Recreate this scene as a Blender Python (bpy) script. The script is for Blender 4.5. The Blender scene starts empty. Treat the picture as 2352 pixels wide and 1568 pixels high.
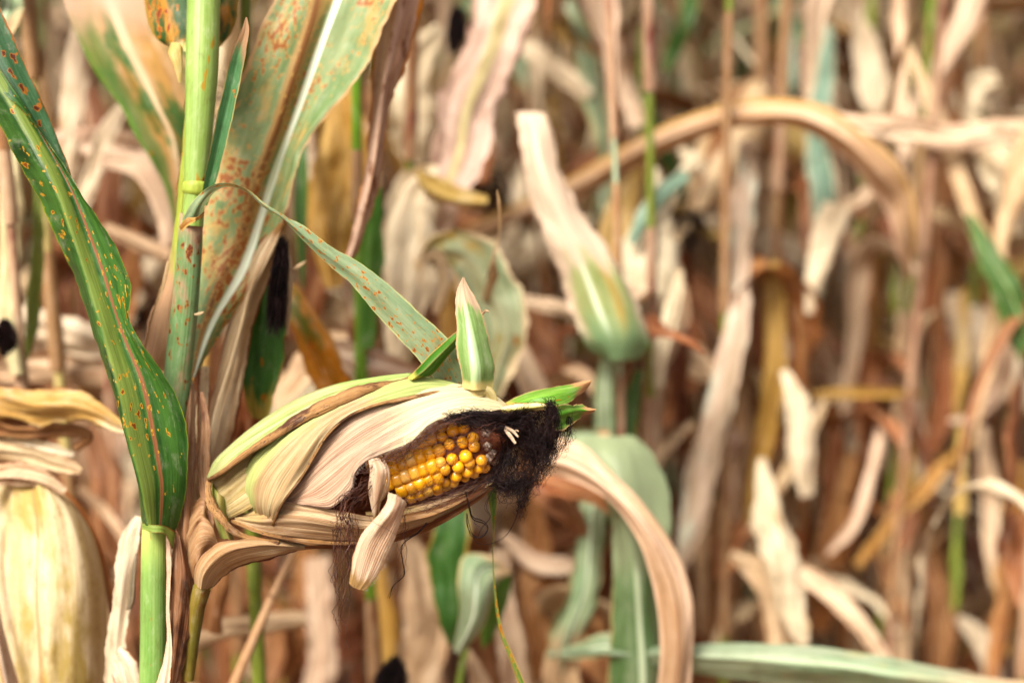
import bpy, math, random
from mathutils import Vector, Matrix, noise as mnoise
random.seed(11)
C = bpy.context.scene.collection
sc = bpy.context.scene

# ---------------------------------------------------------------- camera, world, sun, exposure
PITCH = math.radians(10); CAM = Vector((0, 0, 1.18)); LENS = 50.0; FOC = 0.80
cam_d = bpy.data.cameras.new('camera'); cam = bpy.data.objects.new('camera', cam_d); C.objects.link(cam)
cam.location = CAM; cam.rotation_euler = (math.pi/2 - PITCH, 0, 0)
cam_d.lens = LENS; cam_d.sensor_width = 36; cam_d.clip_start = 0.02; cam_d.clip_end = 400
cam_d.dof.use_dof = True; cam_d.dof.focus_distance = FOC - 0.020; cam_d.dof.aperture_fstop = 2.4
sc.camera = cam
SUN_EL, SUN_AZ = math.radians(50), math.radians(212)      # azimuth clockwise from +Y: behind the camera, to the left
w = bpy.data.worlds.new('World'); sc.world = w; w.use_nodes = True
nt = w.node_tree; nt.nodes.clear()
sky = nt.nodes.new('ShaderNodeTexSky'); sky.sky_type = 'NISHITA'; sky.sun_disc = False
sky.sun_elevation = SUN_EL; sky.sun_rotation = SUN_AZ; sky.dust_density = 6.0; sky.air_density = 1.0; sky.ozone_density = 0.3
bg = nt.nodes.new('ShaderNodeBackground'); bg.inputs[1].default_value = 0.075
wo = nt.nodes.new('ShaderNodeOutputWorld')
nt.links.new(sky.outputs[0], bg.inputs[0]); nt.links.new(bg.outputs[0], wo.inputs[0])
sl = bpy.data.lights.new('sun', 'SUN'); sl.energy = 3.3; sl.angle = math.radians(26); sl.color = (1.0, 0.985, 0.965)
so = bpy.data.objects.new('sun', sl); C.objects.link(so)
sdir = Vector((math.sin(SUN_AZ)*math.cos(SUN_EL), math.cos(SUN_AZ)*math.cos(SUN_EL), math.sin(SUN_EL)))
so.rotation_euler = sdir.to_track_quat('Z', 'Y').to_euler(); so.location = (0, 0, 5)
sc.view_settings.view_transform = 'Standard'; sc.view_settings.look = 'None'
sc.view_settings.exposure = 1.62; sc.view_settings.gamma = 1.0
sc.render.engine = 'CYCLES'
sc.cycles.use_denoising = True; sc.cycles.max_bounces = 5; sc.cycles.diffuse_bounces = 2
sc.cycles.glossy_bounces = 2; sc.cycles.transmission_bounces = 4; sc.cycles.caustics_reflective = False

FW = Vector((0, math.cos(PITCH), -math.sin(PITCH))); UP = Vector((0, math.sin(PITCH), math.cos(PITCH))); RT = Vector((1, 0, 0))
def P(x, y, dz=0.0):
    """point seen at (x, y) of the 2352 x 1568 sheet, dz centimetres behind the ear"""
    d = FOC + dz/100.0
    k = 36.0/LENS/2352.0*d
    return CAM + FW*d + RT*((x-1176)*k) - UP*((y-784)*k)
def S(px, dz=0.0): return px*36.0/LENS/2352.0*(FOC+dz/100.0)

# ---------------------------------------------------------------- mesh helpers
def catmull(pts, n):
    """resample a list of tuples at n points, chord length parameter"""
    if len(pts) == 2: 
        return [tuple(a+(b-a)*i/(n-1) for a, b in zip(pts[0], pts[1])) for i in range(n)]
    L = [0.0]
    for a, b in zip(pts, pts[1:]):
        L.append(L[-1] + max(1e-9, math.sqrt(sum((p-q)**2 for p, q in zip(a[:3], b[:3])))**0.7))
    out = []; k = 0; m = len(pts)
    for i in range(n):
        s = L[-1]*i/(n-1)
        while k < m-2 and s > L[k+1]: k += 1
        t0, t1 = L[k], L[k+1]; t = (s-t0)/(t1-t0); h = t1-t0
        p1, p2 = pts[k], pts[k+1]
        p0 = pts[k-1] if k > 0 else None; p3 = pts[k+2] if k+2 < m else None
        r = []
        for j in range(len(p1)):
            d1 = (p2[j]-p1[j])/h
            m1 = d1 if p0 is None else 0.5*(d1 + (p1[j]-p0[j])/(L[k]-L[k-1]))
            m2 = d1 if p3 is None else 0.5*(d1 + (p3[j]-p2[j])/(L[k+2]-L[k+1]))
            t2, t3 = t*t, t*t*t
            r.append((2*t3-3*t2+1)*p1[j] + (t3-2*t2+t)*h*m1 + (-2*t3+3*t2)*p2[j] + (t3-t2)*h*m2)
        out.append(tuple(r))
    return out

class MB:
    def __init__(s): s.v = []; s.f = []; s.uv = []; s.mt = []; s.mi = []
    def grid(s, rows, us, vs, met, mi=0, wrap=False):
        """rows[j][i]; us[i] across 0..1, vs[j] along 0..1, met[j][i] = metres"""
        b = len(s.v); nj, ni = len(rows), len(rows[0])
        for r in rows: s.v.extend([tuple(p) for p in r])
        for j in range(nj-1):
            for i in range(ni-1):
                s.f.append((b+j*ni+i, b+j*ni+i+1, b+(j+1)*ni+i+1, b+(j+1)*ni+i)); s.mi.append(mi)
                for (jj, ii) in ((j, i), (j, i+1), (j+1, i+1), (j+1, i)):
                    s.uv.append((us[ii], vs[jj])); s.mt.append(met[jj][ii])
    def face(s, pts, mi=0):
        b = len(s.v); s.v.extend([tuple(p) for p in pts]); s.f.append(tuple(range(b, b+len(pts)))); s.mi.append(mi)
        for p in pts: s.uv.append((0.5, 0.5)); s.mt.append((p[0], p[2]))
    def tube(s, pts, rad, n=8, mi=0, flat=1.0, flatdir=None, cap=False):
        pts = [Vector(p) for p in pts]; m = len(pts)
        if not hasattr(rad, '__len__'): rad = [rad]*m
        t = (pts[1]-pts[0]).normalized()
        ref = Vector(flatdir) if flatdir is not None else (Vector((0, 0, 1)) if abs(t.z) < .9 else Vector((0, 1, 0)))
        nrm = (ref - t*ref.dot(t)).normalized(); rows = []; L = 0; met = []; vs = []
        Ls = [0]
        for a, b in zip(pts, pts[1:]): Ls.append(Ls[-1]+(b-a).length)
        for k in range(m):
            t = (pts[min(k+1, m-1)]-pts[max(k-1, 0)]).normalized()
            nrm = nrm - t*nrm.dot(t); nrm.normalize(); bn = t.cross(nrm)
            row = []; mr = []
            for i in range(n+1):
                a = 2*math.pi*i/n
                row.append(pts[k] + nrm*(math.cos(a)*rad[k]*flat) + bn*(math.sin(a)*rad[k])); mr.append((a*rad[k], Ls[k]))
            rows.append(row); met.append(mr); vs.append(Ls[k]/max(Ls[-1], 1e-9))
        s.grid(rows, [i/n for i in range(n+1)], vs, met, mi)
        if cap: s.face(rows[-1][:-1], mi); s.face(rows[0][:-1][::-1], mi)
    def obj(s, name, mats, parent=None, smooth=True, label=None):
        me = bpy.data.meshes.new(name); me.from_pydata(s.v, [], s.f)
        l1 = me.uv_layers.new(name='UVMap'); l2 = me.uv_layers.new(name='met')
        l1.data.foreach_set('uv', [c for t in s.uv for c in t]); l2.data.foreach_set('uv', [c for t in s.mt for c in t])
        if not isinstance(mats, (list, tuple)): mats = [mats]
        for m in mats: me.materials.append(m)
        me.polygons.foreach_set('material_index', s.mi)
        me.polygons.foreach_set('use_smooth', [smooth]*len(s.f)); me.update()
        o = bpy.data.objects.new(name, me); C.objects.link(o)
        if parent is not None:
            o.parent = parent; o.location = -WORLD.get(parent.name, Vector())
        WORLD[o.name] = Vector() if parent is not None or True else Vector()
        if label: o['label'] = label
        return o
WORLD = {}
def empty(name, loc, label=None, cat=None, group=None, parent=None):
    o = bpy.data.objects.new(name, None); C.objects.link(o); loc = Vector(loc)
    o.empty_display_size = 0.05
    if parent is not None: o.parent = parent; o.location = loc - WORLD[parent.name]
    else: o.location = loc
    WORLD[o.name] = loc
    if label: o['label'] = label
    if cat: o['category'] = cat
    if group: o['group'] = group
    return o

def nz(x, seed=0.0):    # cheap smooth noise -1..1
    return 0.5*math.sin(x*1.7+seed*3.1)+0.3*math.sin(x*3.9+seed*7.3+1.3)+0.2*math.sin(x*8.3+seed*1.9+2.1)

def sheet(mb, rails, us=None, nv=60, nu=24, wave=0.0, wf=30, ragged=0.0, mi=0, furrow=0.0, nf=9, crum=None, cfq=18):
    """loft: each rail a list of (x, y, dz) picture points, from base to tip; us = position of each rail across"""
    R = [[P(*q) for q in catmull(r, nv)] for r in rails]
    if crum is None: crum = .0007 if rails[1][1][2] < 5 else .0034
    if us is None: us = [i/(len(rails)-1) for i in range(len(rails))]
    rows = []; met = []; vs = []; L = 0; sd = random.random()*20
    uu = [i/nu for i in range(nu+1)]
    for j in range(nv):
        cp = [(us[k]*1.0,) + tuple(R[k][j]) for k in range(len(rails))]
        row = []
        for u in uu:
            k = 0
            while k < len(us)-2 and u > us[k+1]: k += 1
            t = (u-us[k])/(us[k+1]-us[k]); h = us[k+1]-us[k]
            p1, p2 = R[k][j], R[k+1][j]; d = (p2-p1)/h
            m1 = d if k == 0 else 0.5*(d+(p1-R[k-1][j])/(us[k]-us[k-1]))
            m2 = d if k == len(us)-2 else 0.5*(d+(R[k+2][j]-p2)/(us[k+2]-us[k+1]))
            t2, t3 = t*t, t*t*t
            row.append(p1*(2*t3-3*t2+1)+m1*(h*(t3-2*t2+t))+p2*(-2*t3+3*t2)+m2*(h*(t3-t2)))
        rows.append(row)
    for j in range(nv):
        if j: L += (rows[j][nu//2]-rows[j-1][nu//2]).length
        wd = (rows[j][nu]-rows[j][0]); wl = wd.length; 
        met.append([((u-.5)*max(wl, .004), L) for u in uu]); vs.append(j/(nv-1))
    if wave or ragged or furrow or crum:
        new = []
        for j in range(nv):
            a = rows[max(j-1, 0)]; b = rows[min(j+1, nv-1)]; r = []
            acr = (rows[j][nu]-rows[j][0]); wl = acr.length; acr.normalize() if wl > 1e-6 else None
            for i, u in enumerate(uu):
                t = b[i]-a[i]; n = t.cross(acr)
                n = n.normalized() if n.length > 1e-9 else Vector((0, -1, 0))
                e = abs(2*u-1)**2.2; cz = min(1.0, 3.0*j/nv+.2, 3.0*(nv-1-j)/nv+.2)
                q = rows[j][i] + n*(wave*e*nz(met[j][i][1]*wf+u*2.2, sd) + crum*cz*(1.3*mnoise.noise(Vector((u*3.2, met[j][i][1]*cfq, sd)))+.7*mnoise.noise(Vector((u*9, met[j][i][1]*cfq*1.3, sd+5)))))
                if furrow: q += n*(furrow*nz(u*nf + j*0.02, sd+2)*min(1, 4*(1-abs(2*u-1))+.25))
                if ragged: 
                    sg = 1 if u > .5 else -1
                    q += acr*(ragged*sg*abs(2*u-1)**6*(nz(met[j][i][1]*260, sd+sg)*.6+nz(met[j][i][1]*90, sd+sg)))
                r.append(q)
            new.append(r)
        rows = new
    mb.grid(rows, uu, vs, met, mi)

def blade3(mb, Cs, Ws, wid, nu=8, fold=0.25, ripple=0.0, rf=40, mi=0, ragged=0.0, curl=0.0, crum=0.0):
    """ribbon from 3D centres, width directions and widths; fold = V depth, curl = arc across"""
    m = len(Cs); rows = []; met = []; vs = []; L = 0; uu = [i/nu for i in range(nu+1)]; sd = random.random()*20
    for j in range(m):
        if j: L += (Cs[j]-Cs[j-1]).length
        t = (Cs[min(j+1, m-1)]-Cs[max(j-1, 0)]).normalized()
        W = Ws[j]-t*Ws[j].dot(t); W.normalize(); n = t.cross(W); row = []; mr = []; w2 = wid[j]/2
        for u in uu:
            s = 2*u-1; rg = 1+ragged*(nz(L*220, sd+(1 if s > 0 else 5)))*abs(s)**4
            if curl:
                a = curl*s; q = Cs[j]+W*(w2*math.sin(a)/curl*rg)+n*(w2*(1-math.cos(a))/curl)
            else: q = Cs[j]+W*(w2*s*rg)
            q = q + n*(fold*abs(s)*w2 + ripple*(s*s)*nz(L*rf+(3 if s > 0 else 0), sd)*min(1, w2/.01))
            if crum:
                a_ = crum*2*w2
                q = q+n*(a_*(2.2*mnoise.noise(Vector((s*1.6, L*15, sd)))+1.1*mnoise.noise(Vector((s*4.2, L*22, sd+4)))+.5*mnoise.noise(Vector((s*2, L*70, sd+9)))))
                q = q+W*(a_*1.5*mnoise.noise(Vector((L*17, sd, .3)))+a_*.9*s*mnoise.noise(Vector((L*50, sd+s*3, 2))))
            row.append(q); mr.append((s*w2, L))
        rows.append(row); met.append(mr)
    T = max(L, 1e-6); ls = 0
    for j in range(m): vs.append(met[j][0][1]/T)
    mb.grid(rows, uu, vs, met, mi)

def pblade(mb, pts, nv=50, nu=10, fold=0.2, ripple=0.0, rf=40, mi=0, ragged=0.0, curl=0.0, crum=0.02):
    """pts: (x, y, dz, width px, roll deg); roll 0 faces the camera"""
    q = catmull([tuple(p)+(0,)*(5-len(p)) for p in pts], nv)
    Cs = [P(a[0], a[1], a[2]) for a in q]; Ws = []; wid = []
    for j in range(nv):
        t = (Cs[min(j+1, nv-1)]-Cs[max(j-1, 0)]).normalized(); 
        s = FW.cross(t)
        if s.length < 1e-4: s = RT.copy()
        s.normalize(); r = math.radians(q[j][4]); n = t.cross(s)
        Ws.append(s*math.cos(r)+n*math.sin(r)); wid.append(S(max(q[j][3], .3), q[j][2]))
    blade3(mb, Cs, Ws, wid, nu, fold, ripple, rf, mi, ragged, curl, crum)

def strand(mb, pts, r0, n=3, mi=0):
    m = len(pts); mb.tube(pts, [r0*(1-.45*(k/(m-1))) for k in range(m)], n, mi)

def strands(mb, guide, num, r=.00013, curl=.002, cf=60, t0=(0, .2), t1=(.7, 1.0), seg=16, straight=0.5):
    """guide: (x, y, dz, spread px)"""
    g = catmull(guide, 60)
    for _ in range(num):
        a = random.uniform(*t0); b = random.uniform(*t1); ang = random.random()*6.283; rr = math.sqrt(random.random())
        ox, oy = math.cos(ang)*rr, math.sin(ang)*rr; sd = random.random()*50; sd2 = random.random()*50; L = 0
        cu = curl*random.uniform(.4, 1.5); pts = []; prev = None
        for k in range(seg):
            t = a+(b-a)*k/(seg-1); i = min(58, int(t*59)); f = t*59-i
            q = [g[i][c]+(g[i+1][c]-g[i][c])*f for c in range(4)]
            p = P(q[0], q[1], q[2]); sp = S(q[3])
            if prev is not None: L += (p-prev).length
            prev = p
            p = p + RT*(ox*sp + cu*nz(L*cf, sd)) + UP*(oy*sp*.8 + cu*nz(L*cf, sd2)) + FW*(math.sin(ang*2.3)*rr*sp*.8 + cu*.8*nz(L*cf*.8, sd+sd2))
            pts.append(p)
        strand(mb, pts, r*random.uniform(.7, 1.3))

# ---------------------------------------------------------------- materials
class NT:
    def __init__(s, name):
        s.m = bpy.data.materials.new(name); s.m.use_nodes = True; s.t = s.m.node_tree; s.t.nodes.clear()
    def n(s, typ, **k):
        o = s.t.nodes.new(typ)
        for a, b in k.items(): setattr(o, a, b)
        return o
    def put(s, sock, v):
        if isinstance(v, (int, float)): sock.default_value = v
        elif isinstance(v, tuple): sock.default_value = v if len(sock.default_value) == len(v) else v+(1.0,)
        else: s.t.links.new(v, sock)
    def math(s, op, a, b=0.0, c=None, clamp=False):
        o = s.n('ShaderNodeMath', operation=op, use_clamp=clamp); s.put(o.inputs[0], a); s.put(o.inputs[1], b)
        if c is not None: s.put(o.inputs[2], c)
        return o.outputs[0]
    def mix(s, f, a, b, blend='MIX'):
        o = s.n('ShaderNodeMix', data_type='RGBA', blend_type=blend); s.put(o.inputs[0], f); s.put(o.inputs[6], a); s.put(o.inputs[7], b)
        return o.outputs[2]
    def sep(s, v):
        o = s.n('ShaderNodeSeparateXYZ'); s.put(o.inputs[0], v); return o.outputs
    def comb(s, x, y, z=0.0):
        o = s.n('ShaderNodeCombineXYZ'); s.put(o.inputs[0], x); s.put(o.inputs[1], y); s.put(o.inputs[2], z); return o.outputs[0]
    def noise(s, vec, scale=1.0, detail=2.0, rough=.5):
        o = s.n('ShaderNodeTexNoise'); s.put(o.inputs['Vector'], vec); o.inputs['Scale'].default_value = scale
        o.inputs['Detail'].default_value = detail; o.inputs['Roughness'].default_value = rough; return o.outputs[0]
    def vor(s, vec, scale=1.0):
        o = s.n('ShaderNodeTexVoronoi'); s.put(o.inputs['Vector'], vec); o.inputs['Scale'].default_value = scale; return o.outputs
    def rng(s, v, a, b, c=0.0, d=1.0, smooth=True):
        o = s.n('ShaderNodeMapRange', interpolation_type='SMOOTHSTEP' if smooth else 'LINEAR')
        s.put(o.inputs[0], v); s.put(o.inputs[1], a); s.put(o.inputs[2], b); s.put(o.inputs[3], c); s.put(o.inputs[4], d); return o.outputs[0]
    def uv(s, name):
        o = s.n('ShaderNodeUVMap'); o.uv_map = name; return s.sep(o.outputs[0])

MATS = {}
def adj(c):
    if not isinstance(c, tuple): return c
    m = sum(c)/3.0; f = .98 if c[1] > c[0] else max(.86, 1.16-.5*m); g = [max(.003, m+(k-m)*f) for k in c]; 
    if c[1] <= c[0]: g = [g[0], g[1]*1.008, g[2]*(.965 if m < .4 else .99)]
    return tuple(k**1.78 for k in g)
def leafmat(name, A, B, rib=None, ribw=.035, ribu=.5, edge=None, edgew=.06, rust=0.0, rs=(260, 110), halo=(.50, .26, .03), core=(.13, .035, .012),
            tip=None, tips=.8, base=None, bases=.05, blotch=None, bl=.5, blf=35.0, speck=0.0, veins=22, vd=.18, rough=.5, trans=.25, bump=.25, bands=(), hsv=.10, spec=.22, mottle=.55, comb=.3):
    if name in MATS: return MATS[name]
    A, B, rib, edge, halo, core, tip, base, blotch = [adj(c) for c in (A, B, rib, edge, halo, core, tip, base, blotch)]; bands = [(q[0], q[1], adj(q[2]), q[3]) for q in bands]
    T = NT(name); u, v, _ = T.uv('UVMap'); x, y, _ = T.uv('met')
    oi = T.n('ShaderNodeObjectInfo'); rnd = oi.outputs['Random']
    ox = T.math('MULTIPLY', rnd, 37.3); oy = T.math('MULTIPLY', rnd, 91.7)
    def vec(cx, sx, cy, sy, k=0.0):
        return T.comb(T.math('MULTIPLY_ADD', cx, sx, ox), T.math('MULTIPLY_ADD', cy, sy, oy), k)
    st = T.noise(vec(u, veins*.45, y, 9.0), 1.0, 4.0, .6)
    col = T.mix(T.rng(st, .36, .64), A, B)
    big = T.noise(vec(x, 14.0, y, 9.0, 3.0), 1.0, 3.0, .55)
    if blotch:
        bn = T.noise(vec(x, blf*1.6, y, blf*.55, 7.0), 1.0, 4.0, .62)
        col = T.mix(T.rng(bn, 1-bl-.06, 1-bl+.10), col, blotch)
    col = T.mix(T.rng(big, .3, .7, .0, .22), col, T.mix(.5, col, (0, 0, 0)))
    ph = T.math('MULTIPLY_ADD', T.noise(vec(u, 6.0, y, 12.0), 1.0, 2.0), 3.5*(1-comb), T.math('MULTIPLY', u, veins*6.2832))
    fib = T.rng(T.noise(vec(u, veins*2.2, y, 5.0, 11.0), 1.0, 2.0), .3, .7, -1.0, 1.0, False)
    sn = T.math('MULTIPLY_ADD', T.math('SINE', ph), comb, T.math('MULTIPLY', fib, 1-comb))
    mot = T.noise(vec(x, 170.0, y, 55.0, 13.0), 1.0, 5.0, .72)
    col = T.mix(T.rng(mot, .50, .72, 0.0, mottle), col, T.mix(1.0, col, (.50, .36, .26), 'MULTIPLY'))
    col = T.mix(T.rng(mot, .48, .30, 0.0, mottle*.5), col, T.mix(.45, col, (.80, .70, .56)))
    col = T.mix(T.rng(sn, .1, 1.0, 0.0, vd), col, T.mix(.65, col, B if sum(B) < sum(A) else A))
    fine = T.noise(vec(u, veins*4.0, y, 22.0, 1.0), 1.0, 2.0)
    col = T.mix(T.rng(fine, .42, .62, 0.0, vd*.9), col, T.mix(.6, col, (.02, .012, .006)))
    e = T.math('SUBTRACT', 1.0, T.math('ABSOLUTE', T.math('MULTIPLY_ADD', u, 2.0, -1.0)))
    wob = T.noise(vec(x, 20.0, y, 28.0, 5.0), 1.0, 4.0, .6)
    for (bu, bw, bc, bs) in bands:
        dd = T.math('ABSOLUTE', T.math('SUBTRACT', T.math('MULTIPLY_ADD', wob, bw*.9, u), bu+bw*.45))
        col = T.mix(T.rng(dd, bw*.35, bw*.75, bs, 0.0), col, T.mix(T.rng(fine, .4, .6, 0, .35), bc, tuple(c*.45 for c in bc)))
    if rust:
        cl = T.noise(vec(x, 26.0, y, 13.0, 9.0), 1.0, 2.0)
        n1 = T.noise(vec(x, rs[0]*1.1, y, rs[1]*1.0, 15.0), 1.0, 2.0, .55)
        thr = T.rng(cl, .34, .66, .70, .70-.20*rust)
        df = T.math('SUBTRACT', n1, thr)
        hm = T.rng(df, 0.0, .035); cm = T.rng(df, .05, .08)
        col = T.mix(hm, col, halo); col = T.mix(T.math('MULTIPLY', cm, .9), col, core)
    if edge:
        ew = T.math('MULTIPLY', T.rng(wob, .3, .75, .15, 2.0, False), edgew)
        col = T.mix(T.rng(T.math('SUBTRACT', e, ew), -edgew*.4, edgew*.45, 1.0, 0.0), col, edge)
    if rib:
        rd = T.math('ABSOLUTE', T.math('SUBTRACT', u, ribu))
        rw = T.math('MULTIPLY', ribw, T.rng(v, 0.0, 1.0, 1.25, .45, False))
        col = T.mix(T.rng(T.math('DIVIDE', rd, rw), .65, 1.15, .92, 0.0), col, T.mix(T.rng(fine, .35, .65, 0, .25), rib, tuple(c*.7 for c in rib)))
    if tip:
        tn = T.math('MULTIPLY_ADD', wob, .22, T.math('MULTIPLY_ADD', T.math('SUBTRACT', st, .5), .45, v)); tn = T.math('MULTIPLY_ADD', T.math('SUBTRACT', 1.0, e), .10, tn)
        col = T.mix(T.rng(tn, tips+.10, tips+.22), col, T.mix(T.rng(st, .4, .6, 0, .6), tip, tuple(c*.6 for c in tip)))
    if base:
        bn2 = T.math('MULTIPLY_ADD', wob, bases*.6, T.math('MULTIPLY_ADD', T.math('SUBTRACT', st, .5), bases*1.2, v))
        col = T.mix(T.rng(bn2, bases*.6, bases*1.5, 1.0, 0.0), col, base)
    if speck:
        sp = T.noise(vec(x, 1500.0, y, 420.0, 2.0), 1.0, 2.0); spm = T.noise(vec(x, 60.0, y, 30.0, 4.0), 1.0, 2.0)
        col = T.mix(T.math('MULTIPLY', T.rng(sp, .56, .66), T.rng(spm, .42, .6, 0, speck)), col, (.045, .025, .016))
    hs = T.n('ShaderNodeHueSaturation'); T.put(hs.inputs['Color'], col)
    T.put(hs.inputs['Value'], T.rng(rnd, 0, 1, 1-hsv, 1+hsv, False)); T.put(hs.inputs['Hue'], T.rng(T.math('FRACT', T.math('MULTIPLY', rnd, 7.0)), 0, 1, .5-hsv*.07, .5+hsv*.07, False))
    col = hs.outputs[0]
    bp = T.n('ShaderNodeBump'); bp.inputs['Strength'].default_value = bump; bp.inputs['Distance'].default_value = .0012
    hgt = T.math('MULTIPLY_ADD', sn, .30, T.math('MULTIPLY_ADD', mot, 1.3, T.math('MULTIPLY_ADD', fine, .9, T.math('MULTIPLY', st, 1.2))))
    T.put(bp.inputs['Height'], hgt)
    pr = T.n('ShaderNodeBsdfPrincipled'); T.put(pr.inputs['Base Color'], col)
    T.put(pr.inputs['Roughness'], T.rng(st, .3, .7, rough-.08, rough+.12, False)); pr.inputs['Specular IOR Level'].default_value = spec
    T.put(pr.inputs['Normal'], bp.outputs[0])
    tr = T.n('ShaderNodeBsdfTranslucent'); T.put(tr.inputs[0], T.mix(.5, col, T.mix(1.0, col, (1.0, .85, .55), 'MULTIPLY'))); T.put(tr.inputs[1], bp.outputs[0])
    ms = T.n('ShaderNodeMixShader'); ms.inputs[0].default_value = trans; T.put(ms.inputs[1], pr.outputs[0]); T.put(ms.inputs[2], tr.outputs[0])
    out = T.n('ShaderNodeOutputMaterial'); T.put(out.inputs[0], ms.outputs[0])
    MATS[name] = T.m; return T.m

CREAM = (.75, .63, .47); TAN = (.64, .48, .31); PINK = (.67, .50, .37); BROWN = (.27, .12, .055); OCH = (.52, .31, .07)
mGreen = leafmat('leaf_green', (.09, .19, .055), (.155, .28, .08), edge=(.32, .36, .05), edgew=.018, rust=.62, rs=(420, 150), halo=(.56, .38, .08), core=(.28, .10, .03), mottle=.4, veins=15, vd=.16, rough=.42,
                 bands=((.34, .17, (.34, .40, .14), .85), (.55, .055, (.38, .21, .13), .95)), trans=.22, bump=.22, blotch=(.035, .12, .03), bl=.42)
mGreenFold = leafmat('leaf_green_underside', (.16, .27, .15), (.10, .20, .10), edge=(.40, .20, .06), edgew=.05, rust=.75, rs=(200, 120), halo=(.42, .22, .06), veins=10, rough=.4, trans=.2)
mPaleBig = leafmat('leaf_pale_big', (.44, .50, .30), (.31, .40, .21), rib=(.84, .89, .76), ribw=.060, ribu=.53, edge=(.62, .46, .28), edgew=.05, rust=1.35, rs=(380, 170), halo=(.62, .46, .22), core=(.42, .20, .08),
                   bands=((.38, .11, (.54, .38, .20), .9), (.385, .04, (.36, .20, .10), .85)), veins=18, vd=.14, rough=.45, blotch=(.58, .46, .22), bl=.44, blf=40, trans=.3)
mArch = leafmat('leaf_arch', (.36, .45, .30), (.44, .50, .34), edge=(.62, .62, .34), edgew=.05, rust=.85, rs=(520, 240), halo=(.60, .38, .14), core=(.36, .15, .04), veins=12, vd=.08, rough=.4, trans=.3, blotch=(.52, .42, .22), bl=.36)
mNarrow = leafmat('leaf_narrow', (.20, .36, .20), (.14, .28, .13), edge=(.45, .42, .24), edgew=.10, rust=.4, tip=(.5, .36, .24), tips=.82, veins=10, rough=.4)
mBlight = leafmat('leaf_blighted', (.07, .19, .06), (.16, .25, .06), edge=(.40, .30, .06), edgew=.06, rust=1.0, rs=(230, 90), halo=(.58, .33, .04), core=(.30, .10, .02), blotch=(.58, .36, .05), bl=.46, blf=45, veins=14, base=(.62, .56, .24), bases=.10)
mOrange = leafmat('leaf_orange', (.58, .33, .05), (.44, .26, .05), edge=(.5, .34, .16), edgew=.08, blotch=(.16, .24, .05), bl=.42, blf=30, tip=(.62, .45, .32), tips=.8, veins=14, rust=.5, rs=(120, 60))
mStalk = leafmat('stalk_green', (.42, .52, .20), (.36, .47, .16), veins=20, vd=.2, rough=.42, rust=.6, rs=(85, 42), halo=(.48, .36, .05), core=(.16, .06, .02), trans=.05, bump=.15, spec=.4)
mStalkLow = leafmat('stalk_sheath', (.29, .44, .16), (.38, .50, .22), base=(.56, .64, .26), bases=.05, veins=20, vd=.16, rough=.42, rust=.22, rs=(160, 80), halo=(.46, .32, .10), core=(.18, .06, .03), trans=.08, bump=.2, blotch=(.46, .32, .20), bl=.28)
mSheath = leafmat('sheath_greygreen', (.33, .44, .25), (.26, .38, .19), veins=18, vd=.14, rough=.5, rust=1.15, rs=(260, 150), base=(.56, .42, .32), bases=.10, halo=(.42, .26, .10), core=(.24, .09, .04), trans=.08, blotch=(.52, .38, .28), bl=.43)
mNode = leafmat('stalk_node', (.50, .56, .16), (.46, .52, .16), veins=6, vd=.05, rough=.4, trans=.05)
mHuskGreen = leafmat('husk_green', (.48, .54, .24), (.64, .62, .38), comb=.6, veins=24, vd=.28, mottle=.3, rough=.5, blotch=(.66, .58, .36), bl=.42, blf=24, tip=(.50, .60, .26), tips=.7, trans=.25, bump=.5, hsv=0)
mHuskMid = leafmat('husk_mid', (.68, .58, .38), (.56, .41, .25), comb=.7, veins=32, vd=.45, mottle=.4, rough=.5, blotch=(.46, .52, .18), bl=.34, blf=20, tip=(.56, .60, .30), tips=.66, edge=(.36, .18, .07), edgew=.02, trans=.25, bump=.4, hsv=0, bands=((.10, .34, (.56, .63, .30), .7),))
mHuskPink = leafmat('husk_pink', (.76, .60, .46), (.64, .45, .33), comb=.8, veins=38, vd=.6, mottle=.35, rough=.5, tip=(.82, .72, .50), tips=.55, blotch=(.50, .30, .17), bl=.33, blf=14, edge=(.78, .62, .52), edgew=.02, trans=.28, bump=.45, hsv=0, bands=((.0, .22, (.58, .38, .24), .7),))  # brown band at the covered side paints in shadow beside the middle husk
mHuskLow = leafmat('husk_low', (.70, .55, .38), (.57, .41, .26), comb=.6, veins=30, vd=.5, mottle=.5, rough=.5, blotch=(.62, .50, .28), bl=.42, blf=20, edge=(.28, .12, .05), edgew=.05, trans=.2, bump=.45, hsv=0)
mHuskBrown = leafmat('husk_brown', (.46, .30, .16), (.58, .40, .22), veins=9, vd=.35, rough=.6, speck=.95, blotch=(.22, .12, .07), bl=.46, blf=70, trans=.1, bump=.7, hsv=0)
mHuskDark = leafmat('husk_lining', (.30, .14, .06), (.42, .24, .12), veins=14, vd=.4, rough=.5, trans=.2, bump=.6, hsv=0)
mFlap = leafmat('husk_flap', (.84, .70, .54), (.70, .50, .36), comb=.7, veins=16, vd=.4, rough=.38, tip=(.50, .36, .20), tips=.86, blotch=(.50, .33, .20), bl=.36, blf=50, edge=(.62, .40, .26), edgew=.04, trans=.28, bump=.6, hsv=0)
mTipLeaf = leafmat('husk_tip_leaf', (.34, .46, .20), (.44, .54, .28), rib=(.60, .70, .46), ribw=.15, ribu=.45, edge=(.62, .46, .30), edgew=.07, tip=(.70, .54, .40), tips=.70, veins=12, vd=.12, rough=.35, base=(.80, .68, .36), bases=.08, trans=.25, hsv=0)
mTipGreen = leafmat('husk_tip_green', (.22, .42, .06), (.38, .54, .16), edge=(.66, .52, .28), edgew=.08, tip=(.62, .42, .25), tips=.74, veins=9, vd=.2, rough=.35, base=(.60, .55, .20), bases=.1, rust=.18, trans=.25, hsv=0)
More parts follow.
